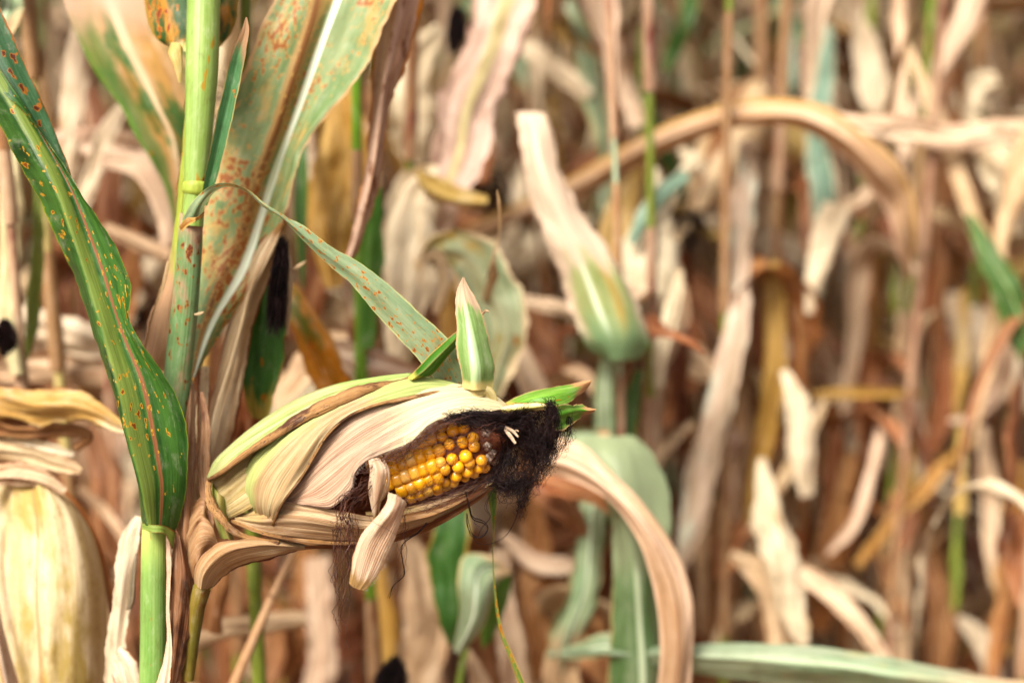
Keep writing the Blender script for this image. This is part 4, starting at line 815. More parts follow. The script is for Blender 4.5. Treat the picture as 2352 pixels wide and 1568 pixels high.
lf(pB, mDryTan, [(800, 780, 24, 40, 20), (740, 790, 24, 60, 20), (700, 830, 24, 70, 20), (660, 880, 24, 70, 20), (620, 920, 24, 60, 20)], ripple=.003)
lf(pB, mDryPink, [(740, 800, 22, 60, 30), (820, 830, 22, 80, 20), (900, 850, 23, 70, 20), (980, 880, 24, 50, 20)], ripple=.003)
lf(pB, mDryBrown, [(510, 960, 10, 40, 0), (505, 1050, 10, 60, 0), (520, 1150, 10, 70, 0), (500, 1300, 12, 70, 0), (480, 1450, 14, 60, 0)], ripple=.003)
lf(pB, mDryRust, [(540, 880, 11, 60, 0), (570, 960, 11, 80, 0), (560, 1060, 12, 90, 0)], ripple=.003)
lf(pB, mDryBrown, [(455, 840, 7, 20, 0), (470, 930, 7.4, 60, 0), (460, 1030, 8, 66, 0), (450, 1150, 8, 60, 0)], ripple=.003)
# mottled hanging leaf
pM = near_plant('corn plant with a mottled brown leaf hanging beside its green stalk', 848, 22, -.01, .0085, leafmat('stalk_mid', (.26, .44, .06), (.34, .48, .10), veins=8, blotch=(.5, .46, .14), bl=.3, trans=.05))
mb = MB()
sheet(mb, [[(880, -60, 9), (862, 60, 9), (856, 150, 9), (850, 280, 9.4), (836, 400, 9.8), (815, 500, 10), (795, 590, 10.2), (786, 625, 10.4)],
           [(925, -60, 7.8), (908, 60, 7.6), (890, 170, 7.6), (872, 290, 8.2), (856, 400, 8.8), (834, 500, 9.2), (812, 580, 9.8), (790, 625, 10.2)],
           [(985, -60, 9), (962, 50, 9), (935, 140, 9), (905, 220, 9.6), (885, 320, 9.8), (872, 420, 10), (850, 500, 10.2), (828, 560, 10.4), (796, 626, 10.4)]], nv=80, nu=16, wave=.002, furrow=.0012, ragged=.001)
mb.obj('leaf', mMottle, pM, label='mottled brown curled leaf hanging point down')
lf(pM, mDryOchre, [(770, 160, 24, 60, 0), (780, 300, 24, 120, 0), (770, 430, 24, 130, 0), (760, 560, 24, 90, 0), (765, 660, 24, 40, 0)], ripple=.002)
lf(pM, mDryPink, [(700, 300, 26, 40, 0), (720, 450, 26, 80, 0), (790, 580, 26, 70, 0), (830, 720, 26, 60, 0)], ripple=.003)
lf(pM, mDryCream, [(1000, 380, 26, 20, 20), (960, 440, 26, 110, 20), (935, 560, 26, 130, 20), (920, 700, 26, 110, 20), (910, 830, 27, 60, 20)], ripple=.002, nu=14)
lf(pM, mDryY, [(960, 395, 25, 16, 20), (990, 430, 25, 50, 10), (1050, 455, 25, 44, 0), (1120, 462, 25, 20, 0)], ripple=.002)
lf(pM, leafmat('mid_green_leaf', (.18, .34, .07), (.28, .42, .12), veins=8), [(858, 430, 20, 34, 0), (852, 560, 20, 54, 0), (846, 700, 20, 52, 0), (842, 800, 20, 40, 0)], 'green sheath strip behind the arching leaf', curl=.8, fold=0, ripple=.0005)
# broad pink leaf with yellow rib, behind
pP = near_plant('corn plant with a broad pink dry leaf slanting across the upper field', 955, 34, .01, .0085, mStYel)
lf(pP, leafmat('pink_rib', (.70, .52, .42), (.78, .62, .52), rib=(.68, .60, .36), ribw=.12, veins=8, vd=.15), [(1190, -60, 28, 130, 0), (1150, 60, 27, 135, 0), (1100, 180, 27, 130, 0), (1060, 300, 27, 130, 0), (1020, 420, 27, 110, 0), (960, 560, 28, 80, 0), (940, 640, 28, 30, 0)], 'broad pink dry leaf with a yellow midrib', ripple=.002, nu=12)
lf(pP, mDryCream, [(1010, 60, 36, 30, 0), (930, 200, 36, 150, 0), (940, 300, 36, 150, 0), (960, 380, 37, 60, 0)], curl=.9, fold=0)
eP = empty('corn_ear', P(1045, 100, 34), parent=pP)
mb = MB(); strands(mb, [(1052, 20, 34, 10), (1050, 50, 34, 26), (1046, 85, 34, 26), (1040, 120, 34, 10)], 300, r=.0006, curl=.003, cf=60, seg=12); mb.obj('silk', mSilk, eP, label='black silk clump of an ear at the top')
lf(pP, mDryRust, [(1010, 240, 38, 60, 0), (1040, 260, 38, 80, 0), (1080, 330, 38, 80, 0), (1090, 420, 38, 60, 0)])
lf(pP, leafmat('droop_pale', (.44, .50, .34), (.62, .60, .42), veins=10, vd=.15, blotch=(.52, .38, .12), bl=.44, edge=(.78, .64, .46), edgew=.16, rust=.5, rs=(90, 40), trans=.25), [(975, 600, 24, 40, 40), (1010, 570, 23, 70, 20), (1070, 580, 22, 110, 10), (1120, 650, 22, 130, 0), (1150, 740, 22, 110, 0), (1130, 850, 23, 90, 0), (1110, 930, 24, 60, 0)], 'pale green drooping leaf behind the upright husk leaf', ripple=.002, nu=12)
lf(pP, leafmat('cream_edge', (.78, .64, .46), (.68, .5, .34), veins=6), [(970, 600, 21, 22, 30), (1000, 590, 21, 34, 30), (1016, 640, 21, 26, 20), (1000, 720, 21, 14, 0)], ripple=.002)
lf(pP, mDryOchre, [(1060, 640, 26, 50, 0), (1050, 740, 26, 80, 0), (1080, 830, 26, 90, 0), (1060, 930, 27, 70, 0)])
lf(pP, mDryPink, [(1180, 690, 32, 30, 0), (1260, 705, 32, 36, 0), (1330, 720, 33, 30, 0), (1450, 740, 34, 24, 0)])
lf(pP, mDryBrown, [(1190, 700, 36, 90, 0), (1230, 780, 36, 120, 0), (1260, 880, 36, 120, 0), (1300, 980, 37, 90, 0)])
lf(pP, mDryPink, [(1170, 760, 30, 40, 0), (1210, 850, 30, 66, 0), (1240, 960, 30, 60, 0), (1250, 1080, 31, 50, 0)])
# turning leaf in the middle right
pT = near_plant('corn plant with a green and cream upright leaf right of the ear', 1404, 27, -.03, .0055, mBgPale)
mb = MB()
sheet(mb, [[(1392, 826, 24), (1345, 790, 23), (1312, 720, 23), (1290, 640, 23), (1258, 560, 23), (1222, 470, 24), (1205, 380, 24), (1192, 300, 25), (1182, 258, 25)],
           [(1410, 828, 22.8), (1390, 770, 22), (1360, 700, 22), (1332, 620, 22), (1300, 540, 22.2), (1256, 450, 22.4), (1236, 370, 23), (1225, 300, 24), (1216, 258, 25)],
           [(1430, 826, 23), (1440, 770, 22.2), (1424, 700, 22.2), (1388, 620, 22.2), (1348, 545, 22.6), (1300, 460, 23), (1270, 370, 24), (1260, 300, 24.6), (1246, 260, 25)],
           [(1466, 826, 24), (1490, 790, 24), (1478, 730, 23.6), (1440, 650, 23.4), (1388, 560, 23.4), (1322, 465, 24), (1282, 380, 24.4), (1270, 310, 25), (1256, 262, 25)]], us=[0, .35, .62, 1], nv=80, nu=20, wave=.003, wf=45, ragged=.0012)
mb.obj('leaf', leafmat('turning', (.40, .46, .22), (.56, .56, .32), edge=(.80, .66, .52), edgew=.22, rib=(.78, .84, .66), ribw=.03, ribu=.4, tip=(.80, .66, .52), tips=.40, base=(.34, .45, .28), bases=.22, veins=14, vd=.3, rough=.5, bands=((.62, .10, (.56, .44, .16), .8),)), pT, label='upright leaf green at its base and cream at its tip')
lf(pT, mBgPale, [(1400, 820, 26, 36, 0), (1392, 900, 26, 50, 0), (1385, 1000, 27, 56, 0), (1370, 1100, 27, 60, 0), (1355, 1250, 27, 66, 0), (1340, 1350, 27, 70, 0), (1300, 1480, 28, 80, 0), (1290, 1640, 28, 80, 0)], 'greyish green lower leaf under the cream tipped one', ripple=.002)
lf(pT, mBgGreen, [(1470, 850, 29, 20, 0), (1450, 930, 29, 44, 0), (1430, 1010, 29, 50, 0), (1390, 1120, 29, 50, 0), (1360, 1260, 29, 60, 0)])
# pale ear at right centre
pE = near_plant('corn plant carrying a pale cream ear right of the cream tipped leaf', 1670, 38, 0, .007, mStYel)
def pale_ear(root, pts, mat, rad, dz, lab=None, silk=True, flaps=3):
    """pts: base to tip in picture points; overlapping husk sheets round a spindle"""
    e = empty('corn_ear', P(pts[0][0], pts[0][1], dz), parent=root)
    q = catmull([(a, b, dz) for a, b in pts], 24); mb = MB()
    for sh in range(3):
        ps = []; rr = []
        for k in range(24):
            t = k/23; ps.append(P(q[k][0]+(sh-1)*rad*.16*math.sin(t*3.1), q[k][1], dz-sh*.15)); rr.append(S(rad, dz)*(math.sin(math.pi*min(1, t*1.05+.02)**.72)**.75+.06)*(1-.06*sh)*(1+.05*nz(k*.9, sh)))
        mb.tube(ps, rr, 18)
    t1 = P(q[23][0], q[23][1], dz); d = (t1-P(q[18][0], q[18][1], dz)).normalized()
    for k in range(flaps):
        a = random.uniform(-.7, .7); dd = (d+RT*a*.6).normalized(); L = random.uniform(.03, .08); n = 14
        blade3(mb, [t1-d*.02+dd*(L*i/(n-1))+Vector((0, 0, -.2*(L*i/(n-1))**2/L)) for i in range(n)], [RT.cross(FW)*.2+RT for _ in range(n)], [.016*(1-i/n)+.002 for i in range(n)], 5, .3)
    mb.obj('husk', mat, e, label=lab)
    if silk:
        mb = MB()
        for k in range(60):
            p = t1+Vector((random.gauss(0, .004), random.gauss(0, .004), 0)); pp = [p]
            for i in range(5): p = p+d*.006+Vector((random.gauss(0, .003), random.gauss(0, .003), random.gauss(-.001, .003))); pp.append(p)
            strand(mb, pp, .0007)
        mb.obj('silk', mSilk, e)
    return e
pale_ear(pE, [(1470, 740), (1490, 640), (1500, 540), (1530, 440)], mDryCream, 64, 34, 'smooth pale cream ear husk', silk=False)
lf(pE, mBgBlue, [(1450, 560, 31, 20, 0), (1480, 500, 31, 44, 0), (1530, 440, 32, 44, 0), (1580, 400, 33, 30, 0)], 'blue green blade over the pale ear')
lf(pE, mDryTan, [(1540, 590, 33, 40, 0), (1550, 700, 33, 80, 0), (1525, 800, 33, 60, 0), (1510, 890, 33, 30, 0)])
lf(pE, mDryCream, [(1560, 620, 31, 20, 0), (1548, 700, 31, 36, 0), (1520, 800, 31, 34, 0), (1512, 890, 31, 26, 0)])
# arching brown leaf across the right
pR = near_plant('corn plant whose brown leaf arches across the right half of the field', 2100, 46, .01, .0065, mStPink)
mb = MB()
sheet(mb, [[(1030, 540, 46), (1180, 470, 44), (1330, 395, 42), (1480, 310, 40), (1600, 258, 38), (1760, 226, 37), (1880, 240, 37), (1980, 300, 37), (2050, 360, 38), (2096, 430, 39), (2106, 520, 40), (2090, 640, 42)],
           [(1040, 555, 45), (1190, 490, 42), (1340, 415, 40), (1490, 330, 38), (1620, 280, 36), (1760, 262, 35), (1860, 270, 35), (1950, 320, 35), (2020, 390, 36), (2060, 450, 38), (2078, 530, 39), (2085, 640, 42)],
           [(1050, 570, 46), (1200, 505, 44), (1360, 440, 42), (1500, 362, 40), (1630, 310, 38), (1760, 284, 37), (1840, 296, 37), (1920, 345, 37), (1990, 420, 38), (2032, 480, 39), (2056, 550, 40), (2080, 640, 42)]], nv=90, nu=16, wave=.004, wf=25, furrow=.003, nf=6)
mb.obj('leaf', leafmat('arch_brown', (.62, .44, .26), (.76, .60, .44), veins=8, vd=.3, edge=(.76, .58, .44), edgew=.30, rib=(.56, .40, .10), ribw=.10, ribu=.1), pR, label='long brown leaf arching over from left to right')
lf(pR, mDryPink, [(1880, 262, 40, 20, 0), (1980, 285, 40, 50, 0), (2100, 305, 41, 60, 0), (2220, 312, 42, 62, 0), (2352, 300, 43, 60, 0), (2480, 300, 44, 50, 0)], 'pale dry leaf running level to the right edge', ripple=.003)
lf(pR, mBgBlue, [(1875, 300, 46, 40, 0), (1888, 400, 46, 64, 0), (1890, 500, 46, 56, 0), (1880, 620, 46, 50, 0), (1868, 700, 46, 20, 0)], 'blue green leaf hanging under the arch')
lf(pR, mDryPink, [(1895, -60, 48, 60, 0), (1875, 60, 48, 52, 0), (1872, 180, 48, 50, 0), (1880, 250, 48, 40, 0)])
lf(pR, mBgBlue, [(1905, 60, 47, 20, 0), (1900, 140, 47, 40, 0), (1885, 250, 47, 46, 0)])
lf(pR, mDryPink, [(1910, 480, 44, 20, 0), (1960, 470, 44, 40, 0), (2010, 430, 44, 44, 0), (2060, 400, 44, 36, 0)])
lf(pR, mDryCream, [(1925, 470, 43, 60, 0), (1895, 560, 43, 66, 0), (1872, 640, 43, 44, 0), (1858, 720, 43, 16, 0)])
# right: dark green leaf + pale slant
pS = near_plant('corn plant at the right edge with a dark green hanging leaf', 2075, 52, .01, .007, mStYel)
lf(pS, mBgGreen, [(2225, 490, 42, 14, 0), (2262, 560, 40, 44, 0), (2305, 650, 39, 72, 0), (2350, 760, 39, 84, 0), (2420, 900, 40, 60, 0)], 'dark green leaf hanging at the right edge')
lf(pS, mDryTan, [(2080, 100, 46, 20, 0), (2130, 220, 45, 36, 0), (2180, 340, 44, 40, 0), (2215, 440, 43, 40, 0), (2270, 560, 43, 30, 0)])
lf(pS, mDryPink, [(2260, -60, 50, 80, 0), (2215, 40, 49, 64, 0), (2160, 140, 48, 56, 0), (2110, 240, 48, 50, 0), (2075, 360, 48, 30, 0)], 'pale pink leaf slanting at the upper right', ripple=.002)
lf(pS, mDryCream, [(2290, 180, 52, 40, 0), (2230, 200, 52, 100, 20), (2215, 270, 52, 90, 0), (2260, 300, 52, 30, 0)], curl=.8, fold=0)
lf(pS, mDryCream, [(2270, 330, 48, 80, 0), (2320, 420, 48, 110, 0), (2340, 540, 49, 60, 0)], curl=.8, fold=0)
# middle: long pale blade downwards
pD = near_plant('corn plant with a long straw coloured leaf hanging through the middle right', 1790, 50, 0, .0085, mStTan)
lf(pD, leafmat('greyish_blade', (.66, .52, .42), (.52, .42, .32), veins=6, blotch=(.62, .60, .5), bl=.45), [(1720, 320, 40, 44, 0), (1722, 430, 39, 56, 0), (1700, 560, 38, 54, 0), (1702, 680, 37, 50, 0), (1680, 820, 36, 60, 0), (1640, 960, 36, 66, 0), (1615, 1080, 36, 72, 0), (1590, 1200, 36, 60, 0), (1560, 1330, 37, 20, 0)], 'long greyish straw leaf hanging nearly straight', ripple=.002)
lf(pD, mStYel, [(1682, 560, 42, 16, 0), (1678, 680, 42, 20, 0), (1676, 800, 42, 14, 0)])
lf(pD, mDryOchre, [(1770, 600, 42, 40, 0), (1780, 750, 42, 50, 0), (1775, 880, 42, 50, 0), (1750, 1050, 43, 40, 0), (1730, 1200, 44, 30, 0)])
lf(pD, mDryCream, [(1800, 850, 40, 20, 0), (1830, 930, 39, 60, 0), (1845, 1030, 39, 70, 0), (1850, 1140, 40, 40, 0)], curl=.7, fold=0)
lf(pD, mDryCream, [(1750, 1050, 36, 20, 0), (1770, 1160, 35, 70, 0), (1800, 1280, 34, 96, 0), (1825, 1390, 34, 80, 0), (1848, 1480, 34, 30, 0)], 'cream husk blade at the lower right', curl=.8, fold=0)
lf(pD, mDryTan, [(1895, 920, 44, 16, 0), (1850, 1020, 43, 30, 0), (1780, 1140, 43, 34, 0), (1710, 1260, 43, 40, 0)], ripple=.001)
lf(pD, mDryOchre, [(1820, 915, 48, 14, 0), (1920, 905, 48, 22, 0), (2040, 902, 49, 20, 0), (2120, 905, 50, 12, 0)], ripple=.001)
lf(pD, mDryPink, [(1840, 1310, 34, 40, 0), (1900, 1350, 34, 50, 0), (1970, 1430, 34, 44, 0), (2030, 1520, 34, 36, 0), (2060, 1600, 34, 20, 0)], 'pale leaf arching down at the lower right')
lf(pD, mDryTan, [(1680, 1270, 36, 20, 0), (1740, 1310, 36, 60, 0), (1780, 1400, 36, 60, 0), (1800, 1500, 36, 60, 0), (1810, 1620, 36, 50, 0)])
# green leaf with white midrib + brown arch (lower middle)
pG = near_plant('corn plant with a folded green leaf and white midrib below the ear tip', 1480, 33, 0, .008, mStYel)
mb = MB()
sheet(mb, [[(1380, 1700, 22), (1395, 1568, 21), (1405, 1400, 20.4), (1408, 1260, 20), (1400, 1180, 20), (1372, 1100, 20.6), (1335, 1040, 21), (1318, 1005, 22)],
           [(1470, 1700, 20), (1476, 1568, 19), (1468, 1400, 18.6), (1455, 1260, 18.4), (1440, 1180, 18.6), (1430, 1100, 19), (1425, 1040, 20), (1422, 1000, 21.6)],
           [(1520, 1700, 22), (1525, 1568, 21), (1520, 1420, 20.8), (1530, 1300, 20.6), (1540, 1200, 20.6), (1532, 1110, 20.8), (1502, 1050, 21.4), (1462, 1003, 22)]], us=[0, .5, 1], nv=70, nu=18, wave=.0025, ragged=.0006)
mb.obj('leaf', leafmat('field_green_mid', (.28, .40, .20), (.46, .54, .36), rib=(.72, .78, .60), ribw=.055, edge=(.62, .52, .3), edgew=.05, veins=9, rough=.4, tip=(.46, .50, .34), tips=.5, blotch=(.34, .44, .18), bl=.3), pG, label='green leaf with a white midrib bending over')
lf(pG, mBgPale, [(1330, 1050, 25, 30, 0), (1310, 1020, 25, 60, 0), (1400, 1010, 26, 60, 0)])
lf(pG, mBgPale, [(1260, 1500, 28, 20, 0), (1330, 1492, 27, 34, 0), (1390, 1480, 26, 60, 0), (1450, 1500, 26, 50, 0)])
mb = MB()
sheet(mb, [[(1240, 1010, 20), (1290, 1004, 18), (1350, 1030, 17), (1410, 1090, 16.4), (1480, 1160, 16), (1550, 1260, 15.8), (1588, 1370, 15.6), (1592, 1500, 15.8), (1580, 1640, 16.4)],
           [(1240, 1050, 19), (1290, 1050, 17), (1350, 1080, 16), (1410, 1132, 15), (1465, 1190, 14.6), (1520, 1270, 14.4), (1552, 1370, 14.4), (1556, 1500, 14.8), (1545, 1640, 15.6)],
           [(1240, 1090, 20), (1290, 1096, 18), (1350, 1118, 17), (1400, 1150, 16), (1440, 1200, 15.6), (1480, 1280, 15.4), (1505, 1370, 15.4), (1515, 1500, 15.6), (1500, 1640, 16.4)]], nv=80, nu=16, wave=.002, wf=30, furrow=.0022, nf=7)
mb.obj('leaf', leafmat('arch_tan', (.64, .46, .31), (.80, .62, .48), veins=9, vd=.3, edge=(.74, .56, .42), edgew=.12, bands=((.5, .05, (.36, .18, .09), .7),), blotch=(.42, .20, .07), bl=.36), pG, label='tan leaf arching down to the bottom right of the ear')
lf(pG, mDryRust, [(1230, 1090, 24, 60, 0), (1300, 1110, 23, 60, 0), (1370, 1140, 23, 40, 0), (1420, 1190, 23, 20, 0)])
lf(pG, mDryBrown, [(1190, 1070, 26, 40, 0), (1260, 1130, 26, 60, 0), (1310, 1180, 26, 50, 0), (1340, 1230, 27, 30, 0)])
# bottom pale green leaf
pH = near_plant('corn plant with a pale green leaf lying across the bottom right', 2420, 26, 0, .009, mStYel)
mb = MB()
sheet(mb, [[(2480, 1570, 22), (2300, 1558, 20), (2150, 1530, 19), (2000, 1500, 18), (1850, 1482, 18), (1700, 1476, 18.4), (1560, 1480, 19), (1440, 1490, 20), (1300, 1492, 21)],
           [(2480, 1600, 20), (2300, 1585, 18), (2150, 1560, 17), (2000, 1538, 16), (1850, 1520, 16), (1700, 1510, 16.8), (1560, 1505, 18), (1440, 1502, 19.4), (1300, 1494, 21)],
           [(2480, 1650, 22), (2300, 1640, 20), (2150, 1620, 19), (2000, 1600, 18), (1850, 1580, 18), (1700, 1562, 18.4), (1560, 1540, 19), (1440, 1512, 20), (1300, 1498, 21)]], nv=70, nu=14, wave=.002)
mb.obj('leaf', leafmat('field_pale_level', (.42, .52, .36), (.56, .60, .46), blotch=(.62, .58, .34), bl=.36, veins=8, base=(.76, .60, .42), bases=.30, rib=(.60, .68, .5), ribw=.05), pH, label='pale green leaf lying level across the bottom')
# below ear: green leaves
pC = near_plant('corn plant below the ear with a bent green leaf', 880, 40, 0, .008, mStTan)
lf(pC, leafmat('dull_green', (.13, .26, .08), (.19, .32, .10), veins=7, edge=(.52, .40, .16), edgew=.08), [(1035, 1120, 23, 60, 0), (1035, 1230, 22, 84, 0), (1030, 1330, 22, 84, 0), (1030, 1420, 22, 60, 0), (1040, 1480, 23, 26, 0)], 'dull green leaf hanging straight below the ear')
mb = MB()
sheet(mb, [[(1040, 1490, 20), (1056, 1400, 19), (1050, 1330, 19), (1066, 1275, 20), (1130, 1276, 20), (1172, 1305, 21)],
           [(1050, 1500, 19), (1085, 1420, 18), (1095, 1350, 18), (1105, 1310, 19), (1140, 1300, 20), (1174, 1312, 21)],
           [(1060, 1500, 20), (1110, 1440, 19), (1128, 1380, 19), (1140, 1340, 19.6), (1160, 1322, 20.4), (1176, 1318, 21)]], nv=40, nu=12)
sheet(mb, [[(1172, 1305, 21), (1174, 1350, 21.4), (1160, 1400, 21.6), (1130, 1470, 22)], [(1150, 1310, 20.6), (1140, 1370, 20.4), (1125, 1430, 21), (1118, 1480, 22)], [(1140, 1330, 21.6), (1112, 1400, 21.6), (1106, 1450, 22), (1108, 1490, 22)]], nv=30, nu=8, mi=1)
mb.obj('leaf', [mBgPale, MATS['mid_green_leaf']], pC, label='green leaf bent over double below the ear')
lf(pC, mStYel, [(1070, 1490, 21, 14, 0), (1060, 1530, 21, 18, 0), (1050, 1600, 21, 20, 0)], curl=1.2, fold=0)
lf(pC, mDryPink, [(1150, 1260, 30, 40, 0), (1160, 1400, 29, 60, 0), (1180, 1500, 29, 66, 0), (1190, 1640, 30, 70, 0)], ripple=.003)
lf(pC, mDryTan, [(1075, 1490, 22, 10, 0), (1100, 1560, 22, 50, 0), (1130, 1640, 22, 60, 0)])
lf(pC, mDryPink, [(720, 1280, 36, 60, 0), (730, 1380, 36, 70, 0), (740, 1480, 36, 70, 0), (720, 1640, 36, 80, 0)], ripple=.004)
lf(pC, mDryTan, [(940, 1240, 34, 40, 0), (960, 1350, 33, 90, 0), (980, 1460, 33, 110, 0), (960, 1640, 33, 120, 0)], ripple=.004)
lf(pC, mDryOchre, [(870, 1300, 40, 30, 0), (880, 1420, 40, 46, 0), (880, 1600, 40, 50, 0)])
eC = empty('corn_ear', P(895, 1600, 20), parent=pC)
mb = MB(); strands(mb, [(880, 1640, 18, 44), (890, 1590, 18, 46), (902, 1550, 18, 36), (908, 1525, 18, 16), (905, 1510, 18, 4)], 700, r=.00035, curl=.003, cf=90, seg=14); mb.obj('silk', mSilk, eC, label='dark brown silk tip poking up at the bottom edge')
pO = near_plant('thin straw coloured corn stem leaning left below the ear', 250, 44, 0, .0065, mStTan)
mb = MB(); mb.tube([P(*a) for a in [(690, 1230, 16), (662, 1290, 15), (620, 1380, 14), (585, 1460, 13.4), (540, 1568, 13), (500, 1660, 13)]], [S(a, 14) for a in (8, 9, 10, 11, 13, 13)], 12)
pblade(mb, [(626, 1375, 13.6, 4), (616, 1362, 13.4, 8), (608, 1350, 13.2, 2)], nv=10, nu=3, fold=.4)
mb.obj('tassel_stem', leafmat('straw', (.70, .50, .32), (.60, .40, .24), veins=4, trans=.05), pO)
lf(pO, mDryTan, [(420, 1500, 22, 40, 0), (500, 1450, 22, 50, 0), (600, 1435, 24, 50, 0), (700, 1420, 26, 40, 0)], ripple=.002)
# upper left background leaf: orange-green with pale rib
pU = near_plant('corn plant at the upper left with a large orange and green blighted leaf', 130, 24, 0, .0085, leafmat('stalk_paleyel', (.66, .60, .30), (.60, .48, .26), veins=6, blotch=(.5, .3, .2), bl=.35, trans=.05))
mb = MB()
sheet(mb, [[(130, -60, 17), (180, 90, 16), (215, 160, 15.4), (280, 250, 15), (310, 310, 15), (350, 370, 15.4), (380, 440, 16), (400, 520, 17)],
           [(230, -60, 15.4), (275, 60, 14.6), (320, 160, 14), (360, 240, 14), (395, 310, 14.4), (410, 380, 14.6), (415, 450, 15.4), (416, 520, 17)],
           [(400, -60, 17), (430, 60, 16), (450, 160, 15.4), (462, 250, 15), (466, 330, 15.4), (460, 400, 15.6), (450, 460, 16), (430, 520, 17)]], us=[0, .5, 1], nv=70, nu=20, wave=.002, wf=30)
mb.obj('leaf', leafmat('orange_big', (.58, .40, .16), (.66, .50, .32), blotch=(.17, .29, .11), bl=.50, blf=34, rib=(.72, .58, .40), ribw=.045, ribu=.5, veins=10, rust=.6, rs=(90, 40), edge=(.22, .34, .08), edgew=.08, base=(.62, .46, .34), bases=.22, bands=((.10, .34, (.20, .31, .11), .8),)), pU, label='large orange and green leaf with a pale midrib')
lf(pU, mDryPink, [(60, 330, 30, 40, 0), (180, 330, 30, 60, 10), (300, 335, 30, 60, 0), (420, 350, 30, 50, 0)])
lf(pU, mDryCream, [(290, 230, 28, 20, 0), (240, 310, 28, 44, 0), (215, 400, 28, 40, 0), (190, 480, 28, 30, 0)])
lf(pU, mDryPink, [(230, 370, 26, 30, 0), (320, 380, 25, 54, 0), (370, 470, 25, 50, 0), (385, 560, 25, 40, 0)], ripple=.002)
lf(pU, mDryTan, [(240, 520, 28, 24, 0), (320, 560, 28, 40, 0), (390, 590, 28, 36, 0)])
lf(pU, mDryCream, [(180, 60, 30, 30, 0), (160, 200, 30, 60, 0), (150, 340, 30, 50, 0), (150, 480, 31, 40, 0)])

def many(root, rows):
    for m, dz, pts in rows: lf(root, m, [(x, y, dz+random.uniform(-1, 1), w_*.76, random.uniform(-25, 25)) for x, y, w_ in pts], ripple=.003, nv=36, nu=7)
mDull = MATS['dull_green']
pQ1 = near_plant('corn plant with rust brown and cream torn leaves in the upper middle', 1345, 62, .02, .0075, mStYel)
many(pQ1, [(mDryRust, 52, [(1400, 40, 20), (1410, 110, 70), (1430, 190, 60), (1420, 260, 20)]), (mDryCream, 46, [(1170, 80, 30), (1230, 120, 56), (1300, 180, 60), (1350, 225, 40)]),
    (mDryOchre, 50, [(1255, -40, 60), (1285, 40, 66), (1330, 105, 50), (1370, 140, 20)]), (mStYel, 50, [(1475, 60, 20), (1480, 180, 30), (1484, 310, 30)]), (mDull, 50, [(1590, -40, 50), (1570, 50, 56), (1545, 120, 50), (1528, 165, 24)]),
    (mDryBrown, 52, [(1440, 310, 40), (1380, 360, 90), (1310, 430, 90), (1240, 480, 30)]), (mDryY, 40, [(1470, 380, 20), (1430, 470, 90), (1400, 560, 90), (1392, 640, 40)]), (mDryPink, 44, [(1340, -40, 60), (1400, 90, 56), (1440, 200, 60), (1460, 290, 50)]),
    (mDryCream, 44, [(1560, 340, 20), (1600, 370, 50), (1640, 420, 50), (1660, 470, 20)]), (mDryY, 44, [(1540, 470, 20), (1580, 490, 44), (1620, 530, 44), (1660, 545, 20)]), (mDryPink, 48, [(1650, 300, 20), (1640, 360, 60), (1690, 430, 60), (1700, 560, 30)]),
    (mDryBrown, 56, [(1500, 600, 30), (1590, 650, 80), (1650, 730, 80), (1700, 820, 40)]), (mDryRust, 56, [(1560, 700, 40), (1590, 800, 90), (1560, 900, 90), (1500, 1000, 60)]), (mDryTan, 50, [(1520, 800, 20), (1600, 850, 50), (1670, 880, 30)]),
    (mDryBrown, 52, [(1120, 560, 40), (1180, 620, 80), (1190, 700, 80), (1210, 800, 60)]), (mDryCream, 52, [(880, 120, 20), (900, 200, 80), (940, 290, 80), (930, 350, 40)]), (mStYel, 44, [(948, 110, 24), (954, 220, 30), (952, 370, 30)])])
pQ2 = near_plant('corn plant with reddish hanging leaves in the right middle of the field', 1968, 66, -.02, .0075, mStYel)
many(pQ2, [(mStYel, 54, [(2075, 50, 16), (2080, 150, 30), (2070, 280, 30)]), (mDryCream, 54, [(1970, 20, 30), (1990, 120, 80), (2020, 230, 80), (2050, 280, 30)]), (mBgBlue, 54, [(1806, -40, 30), (1812, 80, 34), (1820, 200, 34), (1830, 240, 30)]),
    (mDryRust, 56, [(2000, 540, 40), (1990, 680, 60), (1985, 820, 66), (2000, 950, 40)]), (mDryPink, 56, [(2090, 620, 30), (2080, 760, 56), (2100, 900, 50), (2110, 1000, 30)]), (mDryY, 54, [(2060, 900, 26), (2080, 1000, 56), (2085, 1100, 54), (2090, 1180, 26)]),
    (mDryOchre, 50, [(2240, 1010, 20), (2160, 1080, 34), (2060, 1190, 36), (1970, 1300, 30)]), (mDryPink, 50, [(1900, 1270, 20), (1960, 1200, 36), (2000, 1100, 34), (2030, 960, 30)]), (mDryTan, 52, [(2090, 1160, 40), (2080, 1290, 60), (2070, 1440, 60), (2080, 1600, 50)]),
    (mStYel, 56, [(2055, 600, 16), (2058, 700, 26), (2060, 760, 20)]), (mDryBrown, 58, [(1850, 700, 40), (1900, 800, 80), (1890, 950, 90), (1860, 1100, 80)]), (mDryRust, 58, [(1950, 1000, 50), (1930, 1150, 90), (1900, 1300, 90), (1880, 1450, 60)]), (mDryBrown, 56, [(1640, 1150, 50), (1660, 1300, 90), (1650, 1450, 90), (1640, 1600, 70)])])
pQ3 = near_plant('corn plant with straw yellow sheaths near the right edge', 2215, 64, 0, .0075, mStYel)
